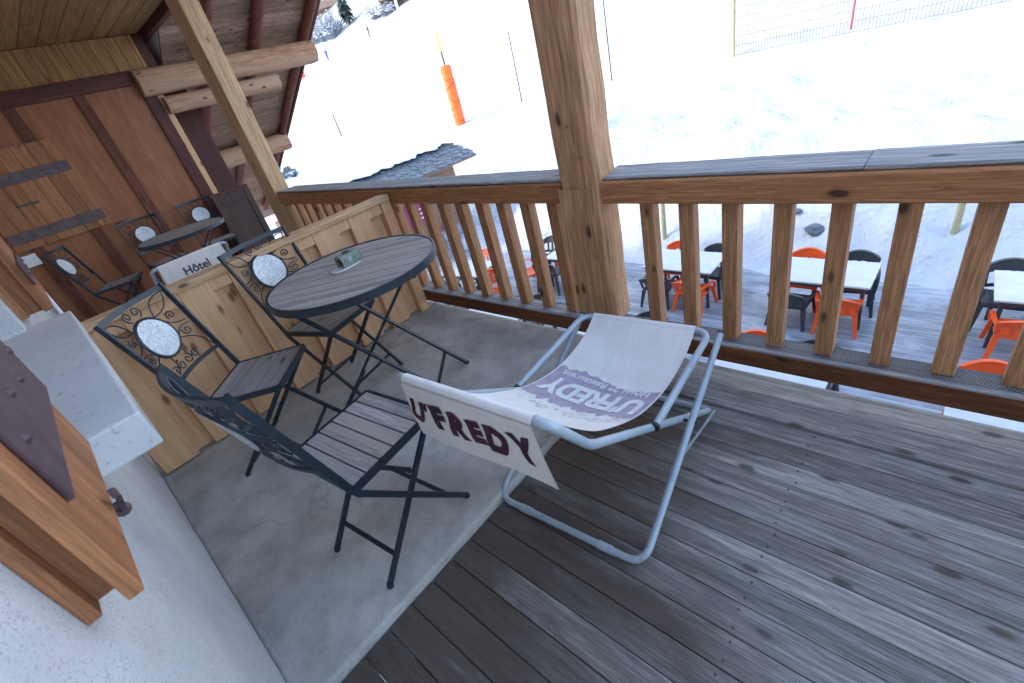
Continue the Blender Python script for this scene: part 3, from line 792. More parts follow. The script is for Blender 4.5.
def bm_obj(bm, fn, name, mat, parent):
    for v in bm.verts: v.co = fn(v.co)
    me = bpy.data.meshes.new(name); bm.to_mesh(me); bm.free(); me.materials.append(mat)
    o = bpy.data.objects.new(name, me); COL.objects.link(o); o.parent = parent; return o

def make_deckchair(label, printed=True, flap=True):
    t = thing('deck_chair', label, 'deck chair')
    r = .0145
    hw, hi = .345, .300
    mb = MB()
    mb.tube(fillet([(hw, .90, .455), (hw, .0, .015), (-hw, .0, .015), (-hw, .90, .455)], .075, 7), r, 10)
    mb.build('leg_frame', M['tube'], t, smooth=True)
    for x in (-.19, .19):
        mb = MB(); mb.tube([(x - .03, 0, .015), (x + .03, 0, .015)], r + .0035, 10); mb.build('foot_sleeve', M['tube'], t, smooth=True)
    for s in (1, -1):
        mb = MB(); mb.tube([(s * hw, .90, .455), (s * hw, .907, .4585)], r + .0012, 10); mb.build('end_cap', M['cap'], t, smooth=True)
    mb = MB()
    mb.tube(fillet([(-hi, -.24, .90), (-hi, -.107, .71), (-hi, .885, .015), (hi, .885, .015), (hi, -.107, .71), (hi, -.24, .90)], .04, 6, True), r, 10, True)
    mb.build('back_frame', M['tube'], t, smooth=True)
    mb = MB(); hu = hw - .032
    mb.tube(fillet([(hu, .275, .455), (hu, .87, .478), (-hu, .87, .478), (-hu, .275, .455)], .075, 7), r, 10)
    mb.build('seat_frame', M['tube'], t, smooth=True)
    for s in (1, -1):
        mb = MB(); mb.tube([(s * hu, .276, .455), (s * hu, .262, .4545)], r + .002, 10); mb.build('end_cap', M['cap'], t, smooth=True)
    for s in (1, -1):
        mb = MB(); mb.flat([(s * (hw - .018), .87, .03), (s * (hw - .018), .33, .165)], .004, .018); mb.build('brace', M['tube'], t)
    for s in (1, -1):
        mb = MB(); mb.tube([(s * (hi - .02), .525, .268), (s * (hw + .02), .525, .268)], .006, 8); mb.build('pivot', M['cap'], t, smooth=True)
    prof = canvas_curve(0)
    acc = [0.]
    for a, b in zip(prof, prof[1:]): acc.append(acc[-1] + (b - a).length)
    Ltot = acc[-1]
    def surf(u, v, off=0.0):
        """u across, v metres down from the head bar; bowl sag across"""
        v = max(0, min(Ltot, v)); i = 0
        while i < len(acc) - 2 and acc[i + 1] < v: i += 1
        f = (v - acc[i]) / max(1e-6, acc[i + 1] - acc[i]); p = prof[i].lerp(prof[i + 1], f)
        tg = (prof[i + 1] - prof[i]).normalized(); nn = V(0, -tg.z, tg.y)
        if nn.z < 0: nn = -nn
        dip = .028 * (1 - (u / CW) ** 2) * math.sin(math.pi * v / Ltot)
        return V(u, p.y, p.z) - nn * dip + nn * off
    mb = MB(); nu, nv = 10, 44; th = .0016
    for sgn in (1, -1):
        vs = [surf(-CW + 2 * CW * i / nu, Ltot * j / nv, th * sgn * .5) for j in range(nv + 1) for i in range(nu + 1)]
        fs = [(j * (nu + 1) + i, j * (nu + 1) + i + 1, (j + 1) * (nu + 1) + i + 1, (j + 1) * (nu + 1) + i) for j in range(nv) for i in range(nu)]
        if sgn < 0: fs = [f[::-1] for f in fs]
        mb.add(vs, fs)
    # wrap over head bar and front bar
    for (yc, zc, a0, a1) in ((-.24, .90, 20, 200), (.87, .478, -20, 170)):
        rr = r + .003; k = 10
        pts = [(yc + rr * math.cos(R(lerp(a0, a1, i / k))), zc + rr * math.sin(R(lerp(a0, a1, i / k)))) for i in range(k + 1)]
        mb.add([(s * CW, y, z) for y, z in pts for s in (-1, 1)], [(2 * i, 2 * i + 1, 2 * i + 3, 2 * i + 2) for i in range(k)])
    cv = mb.build('canvas', M['canvas'], t, smooth=True)
    # flap hanging behind the head bar
    FL = .238
    def flp(u, v, off=0.0):
        wob = .010 * math.sin(u * 9) * (v / FL) + .014 * (v / FL) ** 2
        return V(u * (1 + .06 * v / FL), -.24 - r - .004 + wob - off, .90 - v - .010 * (u / CW) * (v / FL))
    if flap:
        mb = MB(); nu, nv = 16, 8
        for o_ in (0, .002):
            mb.add([flp(-CW + 2 * CW * i / nu, FL * j / nv, o_) for j in range(nv + 1) for i in range(nu + 1)],
                   [(j * (nu + 1) + i, j * (nu + 1) + i + 1, (j + 1) * (nu + 1) + i + 1, (j + 1) * (nu + 1) + i) for j in range(nv) for i in range(nu)])
        fl = mb.build('flap', M['canvas'], t, smooth=True)
    if printed:
        # brush capitals, letter by letter, sloping down to the right
        for (c_, f0, f1, hh, dz, rot) in (("U", .015, .135, .100, .108, .10), ("'", .150, .180, .036, .078, .10), ("F", .205, .320, .098, .104, -.06), ("R", .345, .490, .104, .110, .05),
                                          ("E", .500, .605, .092, .108, -.04), ("D", .620, .775, .112, .114, .03), ("Y", .800, .960, .108, .108, -.05)):
            bm = text_mesh(c_, .13, .0095); slice_bm(bm, .02)
            xa = [v.co.x for v in bm.verts]; ya = [v.co.y for v in bm.verts]
            x0, x1, y0, y1 = min(xa), max(xa), min(ya), max(ya); u0, u1 = -CW + 2 * CW * f0, -CW + 2 * CW * f1
            def fl_(c, x0=x0, x1=x1, y0=y0, y1=y1, u0=u0, u1=u1, hh=hh, dz=dz, rot=rot):
                a = (c.x - x0) / (x1 - x0) - .5; q = (c.y - y0) / (y1 - y0) - .5
                a += .07 * q * q + .04 * math.sin(q * 7); u = (u0 + u1) / 2 + a * (u1 - u0) + rot * q * hh * 2
                return flp(u, dz - q * hh * 1.02 + rot * a * (u1 - u0) * .8 + .003 * math.sin(a * 9), .0038)
            bm_obj(bm, fl_, 'letter', M['plum'], fl)
        # the print on the seat: ragged lilac brush mark with white lettering, upside down for someone behind
        va, vb = .30, .76
        rr = random.Random(3)
        top = [(-.245 + .49 * i / 40, 0.925 - .03 * (i / 40) + .026 * noise.noise(V(i * .35, 0, 0)) + .02 * math.sin(i * .16) + .007 * noise.noise(V(i * 1.3, 3, 0))) for i in range(41)]
        lowp = [(-.245 + .49 * i / 40, .625 + .050 * noise.noise(V(i * .45, 8, 0)) + .016 * noise.noise(V(i * 1.7, 5, 0))) for i in range(41)]
        mb = MB(); n = 12; vs = []
        for i in range(41):
            for j in range(n + 1): vs.append(surf(top[i][0], lerp(top[i][1], lowp[i][1], j / n), .0022))
        mb.add(vs, [(i * (n + 1) + j, i * (n + 1) + j + 1, (i + 1) * (n + 1) + j + 1, (i + 1) * (n + 1) + j) for i in range(40) for j in range(n)])
        # stray brush flecks below the mark
        for k in range(70):
            u = rr.uniform(-.23, .23); v = rr.uniform(.52, .64); du = rr.uniform(.006, .028); dv = rr.uniform(.002, .007)
            mb.add([surf(u, v, .0021), surf(u + du, v + .003, .0021), surf(u + du, v + dv, .0021), surf(u, v + dv, .0021)], [(0, 1, 2, 3)])
        mb.build('printed_mark', M['lilac'], cv, smooth=True)
        for (s, size, bold, w, vc, k) in (("U'FREDY", .15, .007, .455, .765, 1.25), ("Hôtel 2* Restaurant", .06, .0014, .42, .878, 1.0)):
            bm = text_mesh(s, size, bold); slice_bm(bm, .012)
            xs_ = [v.co.x for v in bm.verts]; c0 = (min(xs_) + max(xs_)) / 2; sx = w / (max(xs_) - min(xs_))
            bm_obj(bm, lambda c, sx=sx, c0=c0, vc=vc, k=k: surf(-(c.x - c0) * sx, vc - c.y * k + (c.x - c0) * .05, .0042), 'lettering', M['white'], cv)
    else:
        for (s, size, w, vc) in (('Hôtel', .12, .20, .10), ('Restaurant', .08, .30, .20)):
            bm = text_mesh(s, size, .003); slice_bm(bm, .02)
            xs_ = [v.co.x for v in bm.verts]; c0 = (min(xs_) + max(xs_)) / 2; sx = w / (max(xs_) - min(xs_))
            bm_obj(bm, lambda c, sx=sx, c0=c0, vc=vc: flp((c.x - c0) * sx, vc - c.y * .8, .0038), 'lettering', M['greyprint'], fl)
    return t
dc = make_deckchair("blue-grey tubular deck chair with printed U'FREDY canvas, on the timber deck")
dc['group'] = 'deck chairs'
dc.location = (-.915, .785, -.04 + .0005); dc.rotation_euler.z = R(3.76)
dc2 = make_deckchair('white Hôtel deck chair behind the pine partition', printed=False)
dc2['group'] = 'deck chairs'
dc2.location = (-4.82, .79, 0); dc2.rotation_euler.z = R(92)

# ------------------------------------------------------------------ terrace furniture
def make_plastic(name, label, mat, h=1.0):
    """monobloc garden chair facing +y"""
    t = thing(name, label, 'chair')
    mb = MB()
    z = .42 * h
    prof = [(-.20, z - .012), (-.05, z - .022), (.12, z - .008), (.235, z + .006), (.27, z - .025)]
    for k in (0, .012):
        pass
    vs = []; nu = 6
    for (y, zz) in prof:
        for i in range(nu + 1):
            s = -1 + 2 * i / nu; vs.append((s * (.235 - .02 * (y < 0)), y, zz + .012 * s * s))
    n = len(prof)
    low = [(a, b, c - .014) for a, b, c in vs]
    fs = [(j * (nu + 1) + i, j * (nu + 1) + i + 1, (j + 1) * (nu + 1) + i + 1, (j + 1) * (nu + 1) + i) for j in range(n - 1) for i in range(nu)]
    mb.add(vs, fs); mb.add(low, [f[::-1] for f in fs])
    mb.flat([(-.235, .262, z - .02), (.235, .262, z - .02)], .012, .04)
    for s in (1, -1): mb.flat([(s * .235, -.2, z - .01), (s * .235, .26, z - .01)], .012, .04)
    mb.build('seat', mat, t, smooth=True)
    # back: arched frame with slots
    hb = .40 * h
    def bp(s, q): return V(s * (.235 + .015 * q), -.20 - .10 * q - .055 * (1 - s * s), z + hb * q * (1 - .22 * s * s * q))
    mb = MB()
    mb.flat([bp(s, 1) for s in [-1 + i / 8 for i in range(17)]], .05, .016, (0, 0, 1))
    mb.flat([bp(s, .12) for s in [-1 + i / 8 for i in range(17)]], .016, .05, (0, 0, 1))
    for s in (-1, -.5, 0, .5, 1): mb.flat([bp(s, .1 + .9 * q / 5) for q in range(6)], .055 if abs(s) < 1 else .045, .012, (0, 1, .3))
    vs = [bp(-1 + i / 8, .62 + .38 * j / 3) + V(0, dy, 0) for dy in (-.004, .006) for j in range(4) for i in range(17)]
    fs = [(j * 17 + i, j * 17 + i + 1, (j + 1) * 17 + i + 1, (j + 1) * 17 + i) for j in range(3) for i in range(16)]
    mb.add(vs, fs + [tuple(q + 68 for q in f[::-1]) for f in fs])
    mb.build('backrest', mat, t)
    for s in (1, -1):
        mb = MB(); mb.flat(fillet([tuple(bp(s, .62)), (s * .275, -.05, z + .21 * h), (s * .285, .18, z + .205 * h), (s * .275, .235, z + .06 * h), (s * .262, .25, z - .03)], .06, 5), .05, .014, (0, 0, 1)); mb.build('armrest', mat, t)
        for (a, b) in (((s * .238, .235, z - .012), (s * .285, .30, 0)), ((s * .225, -.20, z - .012), (s * .270, -.285, 0))):
            mb = MB(); a, b = V(*a), V(*b)
            ex = V(.032, 0, 0); ey = V(0, .028, 0)
            vs = []
            for p, k in ((a, 1.0), (b, .62)): vs += [p + ex * k + ey * k, p - ex * k + ey * k, p - ex * k - ey * k, p + ex * k - ey * k]
            mb.add(vs, [(0, 1, 5, 4), (1, 2, 6, 5), (2, 3, 7, 6), (3, 0, 4, 7), (4, 5, 6, 7), (0, 3, 2, 1)]); mb.build('leg', mat, t)
    return t
GT = -2.984
oc = make_plastic('plastic_chair', '', M['orange']); gc = make_plastic('plastic_chair', '', M['grey_pl'])
ol = make_plastic('plastic_chair', '', M['orange'], .82); gl = make_plastic('plastic_chair', '', M['grey_pl'], .82)
def make_ttable():
    t = thing('terrace_table', '', 'table')
    mb = MB(); mb.box(-.65, .65, -.43, .43, .705, .735, c=.008); mb.build('tabletop', M['tabletop'], t)
    mb = MB()
    for s in (1, -1): mb.box(-.60, .60, s * .39 - .012, s * .39 + .012, .65, .704); mb.box(s * .59 - .012, s * .59 + .012, -.378, .378, .65, .704)
    mb.build('apron', M['grey_pl'], t)
    for sx in (1, -1):
        for sy in (1, -1):
            mb = MB(); mb.bar((sx * .56, sy * .35, .66), (sx * .58, sy * .37, 0), .045, .045, (0, 1, 0)); mb.build('leg', M['grey_pl'], t)
    return t
tt = make_ttable()
first = {}
def put(proto, x, y, a, label, grp):
    o = proto if id(proto) not in first else copy_tree(proto)
    first[id(proto)] = 1
    o['label'] = label; o['group'] = grp; o.location = (x, y, GT); o.rotation_euler.z = R(a); return o
G1, G2 = 'plastic chairs on the snowy terrace', 'white terrace tables'
TX = [(-5.95, 'left of the thick post'), (-3.52, 'behind the first balusters right of the thick post'), (-1.27, 'in the middle of the right railing'), (1.25, 'at the right edge of the view')]
for x, w in TX: put(tt, x, 7.74, rng.uniform(-1.5, 1.5), 'wet white terrace table ' + w, G2)
for x, w in ((-6.0, 'below the far railing'), (-3.6, 'below the thick post'), (-1.30, 'seen under the bottom rail in the middle'), (.98, 'seen under the bottom rail at the right')):
    put(tt, x, 4.78, 0, 'white terrace table close to the house, ' + w, G2)
put(tt, -8.35, 6.45, 8, 'snow-dusted terrace table at the far left of the terrace', G2)
# far row: far side chairs face the house, near side chairs face away
for (p, x, y, a, lab) in (
    (oc, -1.62, 8.02, 178, 'orange chair behind the middle white table'), (gc, -.90, 8.02, 184, 'charcoal chair behind the middle white table'),
    (gl, -1.60, 7.36, -4, 'charcoal chair pushed under the middle white table'), (ol, -.98, 7.34, 6, 'orange chair pushed under the middle white table'),
    (oc, -3.86, 8.06, 182, 'orange chair behind the table right of the thick post'), (gc, -3.12, 8.02, 176, 'charcoal chair behind the table right of the thick post'),
    (gl, -3.86, 7.36, 3, 'charcoal chair pushed under the table right of the thick post'), (ol, -3.18, 7.34, -5, 'orange chair pushed under the table right of the thick post'),
    (gc, .78, 8.0, 180, 'charcoal chair behind the table at the right edge'), (ol, .93, 7.30, 3, 'orange chair pushed under the table at the right edge, legs in view'),
    (gc, -7.1, 7.98, 180, 'charcoal chair behind the table left of the thick post'), (oc, -6.45, 8.05, 185, 'orange chair behind the table left of the thick post'),
    (oc, -7.02, 7.15, -30, 'orange chair standing askew left of the thick post'), (gc, -6.42, 7.25, 10, 'charcoal chair in front of the table left of the thick post'),
    (oc, -7.75, 6.55, 60, 'orange chair at the end of the snow-dusted table'), (oc, -8.5, 7.0, 175, 'orange chair behind the snow-dusted table'),
    (gc, -8.6, 5.85, 0, 'charcoal chair in front of the snow-dusted table, left one'), (gc, -7.95, 5.95, -8, 'charcoal chair in front of the snow-dusted table, right one'),
    (oc, -1.57, 5.30, 180, 'orange chair whose back just shows above the bottom rail, centre right'), (gc, -.88, 5.32, 180, 'charcoal chair whose back just shows above the bottom rail, centre right'),
    (oc, .66, 5.44, 180, 'orange chair whose back just shows above the bottom rail, far right'), (gc, -3.14, 5.36, 180, 'charcoal chair whose back just shows beside the foot of the thick post'),
    (gc, -5.4, 5.36, 180, 'charcoal chair whose back just shows left of the thick post'), (oc, -6.55, 5.36, 180, 'orange chair whose back just shows low behind the far balusters')):
    put(p, x, y, a, lab, G1)

# ------------------------------------------------------------------ things on the snow
def g(x, y): return ground(x, y) + (lump(x, y) if -60 < x < 30 and y < 60 else 0)
def pole(name, x, y, h, r, mat, label, cat='pole', lean=(0, 0), z0=.25):
    z = g(x, y); mb = MB(); mb.cone([(0, 0, -z0), (lean[0], lean[1], h)], [r, r * .9], 10)
    o = mb.build(name, mat); o.location = (x, y, z); return tag(o, label, cat)
pole('slope_pole', -18.59, 21.55, 3.3, .035, M['poleblk'], 'thin dark slope pole left of the thick post', lean=(-.05, .1))
pole('slope_pole', -13.04, 21.81, 3.2, .035, M['poleblk'], 'thin dark slope pole right of the thick post', lean=(-.05, .1))
pole('slope_pole', -39.64, 21.98, 1.7, .06, M['poleblk'], 'thin short slope pole left, near the log ends')
pole('slope_pole', -3.35, 19.7, 2.9, .035, M['polered'], 'red pole carrying the safety net', lean=(.1, 0))
pole('slope_pole', 2.6, 19.2, 2.9, .035, M['polered'], 'red net pole beyond the right edge')
pole('fence_post', -6.7, 19.38, 3.6, .075, M['stake'], 'pale yellow post holding the rope on the slope', 'post')
pole('wooden_stake', .12, 10.04, .95, .055, M['stake'], 'short pale stake in the snow bank seen through the right balusters', 'stake')
pole('wooden_stake', -4.89, 9.77, 1.0, .055, M['stake'], 'short greyish stake in the snow bank beside the thick post', 'stake')
# padded pylon
z = g(-21.77, 19.57)
pd = thing('padded_pylon', 'orange padded pylon with a yellow tipped pole on the snow slope', 'pylon', (-21.77, 19.57, z))
mb = MB(); mb.cone([(0, 0, -.2), (0, 0, .02), (-.02, .02, 2.95), (-.02, .02, 3.0)], [.30, .31, .31, .25], 14); mb.build('pad', M['padorange'], pd, smooth=True)
mb = MB()
for k in range(8): mb.tube([(.318 * math.cos(a) - .0, .318 * math.sin(a), .2 + k * .35) for a in [2 * math.pi * i / 16 for i in range(16)]], .008, 5, True)
for sg in (1, -1): mb.tube([(.318 * math.cos(sg * a), .318 * math.sin(sg * a), .15 + a * .155) for a in [2 * math.pi * i / 16 for i in range(45)]], .010, 4)
mb.build('strap', M['polered'], pd)
mb = MB(); mb.cone([(-.02, .02, 2.99), (-.05, .05, 3.65)], [.055, .05], 8); mb.build('pole', M['poleblk'], pd)
mb = MB(); mb.cone([(-.05, .05, 3.65), (-.08, .08, 4.5)], [.075, .07], 8); mb.build('pole_tip', M['poleyel'], pd)
# rope and safety net
net = thing('safety_net', 'pale orange-grey safety net strung along the slope, top right', 'net')
mb = MB(); nx_ = 150; x0, x1 = -6.6, 7.0
def nety(x): return 19.38 + .32 * math.cos((x + 6.6) * .5) - .3
for k in range(9):
    mb.tube([(x0 + (x1 - x0) * i / 60, nety(x0 + (x1 - x0) * i / 60), ground(x0 + (x1 - x0) * i / 60, 19.4) + .12 + 2.2 * k / 8 + .03 * noise.noise(V(i * .5, k, 0))) for i in range(61)], .0095, 4)
for i in range(nx_ + 1):
    x = x0 + (x1 - x0) * i / nx_; zb = ground(x, 19.4)
    mb.tube([(x, nety(x) , zb + .12), (x + .05, nety(x + .05), zb + 1.2), (x + .1 * noise.noise(V(x, 1, 0)), nety(x), zb + 2.32)], .0085, 4)
mb.build('netting', M['netgrey'], net)
mb = MB()
a, b = V(-13.07, 21.83, g(-13.04, 21.81) + 2.35), V(-6.7, 19.38, g(-6.7, 19.38) + 2.2)
mb.tube([a.lerp(b, i / 14) - V(0, 0, .25 * math.sin(math.pi * i / 14)) for i in range(15)], .018, 5)
c = V(-3.3, 19.5, g(-3.3, 19.5) + 2.7)
mb.tube([b.lerp(c, i / 8) - V(0, 0, .1 * math.sin(math.pi * i / 8)) for i in range(9)], .018, 5)
tag(mb.build('rope', M['netgrey']), 'thin rope running from the slope pole to the pale yellow post', 'rope')
# dark rock breaking through the snow bank
for (x, y, s, lab) in ((-1.89, 10.08, .19, 'dark wet rock showing in the snow bank, larger one'), (-2.3, 10.3, .09, 'small dark rock left of the larger rock')):
    bm = bmesh.new(); bmesh.ops.create_icosphere(bm, subdivisions=3, radius=s)
    for v in bm.verts:
        v.co *= 1 + .35 * noise.noise(v.co * 6); v.co.z *= .55
    me = bpy.data.meshes.new('rock'); bm.to_mesh(me); bm.free(); me.materials.append(M['slate'])
    o = bpy.data.objects.new('rock', me); COL.objects.link(o); o.location = (x, y, g(x, y) + .05); tag(o, lab, 'rock')

bm = bmesh.new(); bmesh.ops.create_icosphere(bm, subdivisions=4, radius=.8)
for v in bm.verts:
    v.co *= 1 + .45 * noise.fractal(v.co * 2.2, 1, 2, 3); v.co.z *= .95
me = bpy.data.meshes.new('boulder'); bm.to_mesh(me); me.materials.append(M['slate']); me.materials.append(M['roofsnow'])
for p in me.polygons: p.material_index = 1 if p.normal.z > .55 else 0
bm.free(); o = bpy.data.objects.new('boulder', me); COL.objects.link(o); o.location = (-34.6, 13.95, g(-34.6, 13.95) + .45)
tag(o, 'grey boulder capped with snow, peeping over the far end of the railing', 'boulder')
# hut
hut = thing('slate_roofed_hut', 'low wooden hut with a snowy slate roof beyond the railing', 'hut', (-12.9, 8.6, -3))
mb = MB(); mb.box(-3.0, -.25, -3.2, 2.35, 0, 2.15); mb.build('wall', M['hutwall'], hut)
def roofpt(x, y): return V(x, y, 2.40 + (.62 - x) * .36 - .0 * y)
mb = MB(); mb.prism([(.62, -3.7, 2.35), (-1.6, -3.7, 3.15), (-3.8, -3.7, 2.35), (-3.8, -3.7, 2.27), (-1.6, -3.7, 3.07), (.62, -3.7, 2.27)], (0, 6.45, 0)); mb.build('roof_deck', M['hutwall'], hut)
mb = MB(); rr = random.Random(5)
for i in range(9):
    for j in range(30):
        x = .66 - i * .22; y = -3.72 + j * .216 + (.1 if i % 2 else 0); zz = 2.36 + (.62 - x) * .36
        a = rr.uniform(-.02, .03)
        mb.add([(x, y, zz + .012 + a), (x, y + .20, zz + .012 + a * .5), (x - .30, y + .20, zz + .118), (x - .30, y, zz + .118), (x, y, zz - .014), (x, y + .20, zz - .014)], [(0, 1, 2, 3), (4, 5, 1, 0)])
mb.build('slates', M['slate'], hut)
mb = MB(); vs = []; nxs, nys = 18, 50
for j in range(nys + 1):
    for i in range(nxs + 1):
        y = -3.7 + 6.4 * j / nys; e = -.28 - .35 * abs(noise.noise(V(y * 1.1, 2, 0))) - .15 * noise.noise(V(y * 4, 5, 0)); x = lerp(e, -3.8, i / nxs)
        zz = (2.36 + (.62 - x) * .36) if x > -1.6 else (2.36 + (x + 3.8) * .36)
        t_ = sm(i / 2.0) * sm((nxs - i) / 2.) * (.30 if 0 < j < nys else 0)
        vs.append((x, y, zz + .11 + t_ * .22))
mb.add(vs, [(j * (nxs + 1) + i, j * (nxs + 1) + i + 1, (j + 1) * (nxs + 1) + i + 1, (j + 1) * (nxs + 1) + i) for j in range(nys) for i in range(nxs)])
mb.build('roof_snow', M['roofsnow'], hut, smooth=True)
ban = thing('banner', 'magenta banner with white lettering on the hut wall', 'banner', (-13.13, 8.88, -2.2))
mb = MB(); mb.box(-.01, .01, -.45, .45, 0, .74); mb.build('cloth', M['magenta'], ban)
mb = MB()
for k in range(3): mb.box(.0105, .013, -.30 + .04 * k, .26 - .05 * k, .14 + k * .15, .19 + k * .15)
mb.build('print', M['white'], ban)
# low stone edging in front of the hut
mb = MB(); rr = random.Random(11)
for k in range(2):
    q = 7.2
    while q < 10.0:
        w = rr.uniform(.28, .5); mb.box(-12.3 + rr.uniform(-.04, .04), -11.95 + rr.uniform(-.04, .04), q, q + w - .02, -3 + k * .26, -2.75 + k * .26, c=.04); q += w
tag(mb.build('stone_wall', plain('grey stone', (.30, .32, .34), .85, 0, .3, 6, .6)), 'low grey stone wall in front of the hut', 'wall')

# far away: trees, bushes, chalets, skiers, red banner
def spruce(x, y, h, w, label):
    z = ground(x, y); t = thing('spruce_tree', label, 'tree', (x, y, z - .2))
    mb = MB(); mb.cone([(0, 0, 0), (0, 0, h * .98)], [w * .09, .02], 8); mb.build('trunk', M['bark'], t)
    mb = MB(); rr = random.Random(int(h * 100))
    for k in range(900):
        q = rr.random() ** .8; zz = h * (.08 + .9 * q); rad = w * (1 - q) ** .85 * (.75 + .4 * noise.noise(V(q * 9, 1, 2)))
        a = rr.uniform(0, 6.283); L = rad * rr.uniform(.35, 1.08) + .1
        p0 = V(math.cos(a) * L * .5, math.sin(a) * L * .5, zz); p1 = V(math.cos(a) * L, math.sin(a) * L, zz - L * .35)
        s = V(-math.sin(a), math.cos(a), 0) * (.10 + .10 * L) ; mb.add([p0 - s, p1 - s * .5, p1 + s * .5, p0 + s, p1 + V(0, 0, -.15)], [(0, 1, 2, 3), (1, 4, 2)])
    mb.build('crown', M['needle'], t)
    return t
spruce(-98.5, 66.0, 11.5, 2.7, 'dark spruce tree on the far slope beside the snowy bushes')
def bush(x, y, h, w, seed, label):
    z = ground(x, y); t = thing('bare_bush', label, 'bush', (x, y, z - .2), group='snow-dusted bare bushes on the far slope')
    rr = random.Random(seed); mb = MB(); m2 = MB()
    for k in range(150):
        a = rr.uniform(0, 6.283); d = rr.random() ** .5 * w; L = h * rr.uniform(.5, 1.05) * (1 - .4 * (d / w) ** 2)
        p0 = V(math.cos(a) * d * .5, math.sin(a) * d * .5, 0); p1 = V(math.cos(a) * d, math.sin(a) * d, L)
        mb.tube([p0, p0.lerp(p1, .55) + V(rr.uniform(-.2, .2), rr.uniform(-.2, .2), .1), p1], .035, 4)
        for _ in range(3):
            q = p0.lerp(p1, rr.uniform(.4, 1)); r_ = V(rr.uniform(-.6, .6), rr.uniform(-.6, .6), rr.uniform(.2, .7)); mb.tube([q, q + r_], .025, 3)
            if rr.random() < .45: m2.box(q.x - .16, q.x + .16, q.y - .16, q.y + .16, q.z, q.z + .12, c=.04)
    mb.build('branches', M['twig'], t); m2.build('snow_clumps', M['roofsnow'], t); return t
bush(-116.5, 67.0, 4.2, 3.2, 1, 'snow-dusted bush farthest left, by the log end')
bush(-111.5, 65.5, 4.6, 3.0, 2, 'snow-dusted bush second from the log end')
bush(-106.5, 64.6, 5.0, 3.0, 3, 'snow-dusted bush left of the spruce, wide')
bush(-102.0, 63.8, 5.0, 2.8, 4, 'snow-dusted bush touching the spruce')
bush(-84.5, 63.0, 2.2, 2.2, 5, 'low bush below the right-hand chalet')
bush(-80.0, 62.3, 2.0, 2.4, 6, 'low bush in front of the right-hand chalet, right end')
def chalet(x, y, w, d, h, rz, label):
    z = ground(x, y); t = thing('chalet', label, 'house', (x, y, z - .5), R(rz))
    mb = MB(); mb.box(-w / 2, w / 2, -d / 2, d / 2, 0, h); mb.prism([(-w / 2, -d / 2, h), (w / 2, -d / 2, h), (0, -d / 2, h + w * .24)], (0, d, 0)); mb.build('wall', M['housew'], t)
    mb = MB(); k = w / 2 + .8
    mb.prism([(-k, -d / 2 - .8, h - .25), (0, -d / 2 - .8, h + w * .24 + .15), (k, -d / 2 - .8, h - .25), (k, -d / 2 - .8, h + .35), (0, -d / 2 - .8, h + w * .24 + .8), (-k, -d / 2 - .8, h + .35)], (0, d + 1.6, 0)); mb.build('roof', M['roofsnow'], t)
    for zz in (1.4, 4.2):
        if zz + 1.4 > h: continue
        for q in range(3):
            xx = -w / 2 + w * (q + .5) / 3 - .6
            m2 = MB(); m2.box(xx, xx + 1.2, -d / 2 - .06, -d / 2 - .002, zz, zz + 1.3); f = m2.build('window', M['white'], t)
            m2 = MB(); m2.box(xx + .1, xx + 1.1, -d / 2 - .08, -d / 2 - .062, zz + .1, zz + 1.2); m2.build('pane', M['glass'], f)
    m2 = MB(); m2.box(-w / 2 - .3, w / 2 + .3, -d / 2 - 1.3, -d / 2 - .1, 3.1, 3.3); m2.build('balcony', M['bark'], t)
    return t
chalet(-127, 80, 12, 9, 5.5, 52, 'pinkish chalet with a snowy roof behind the bushes')
chalet(-78.5, 66.5, 10, 8, 5.0, 45, 'brown chalet with a fenced front above the slope, top centre left')
mb = MB()
for i in range(26):
    x = -83 + i * .36; y = 62.2 + (i * .36) * .15; mb.box(x, x + .1, y, y + .1, ground(x, y) - .2, ground(x, y) + 1.2)
for zz in (.45, 1.0): mb.sweep([(-83 + i * .36, 62.25 + i * .36 * .15 , ground(-83 + i * .36, 62.2 + i * .054) + zz) for i in range(26)], [(-.05, -.06), (.05, -.06), (.05, .06), (-.05, .06)], (0, 0, 1))
tag(mb.build('picket_fence', M['bark']), 'dark picket fence in front of the brown chalet', 'fence')
pole('flag_pole', -76.2, 61.5, 6.5, .22, M['white'], 'pale thick mast beside the brown chalet', 'mast')

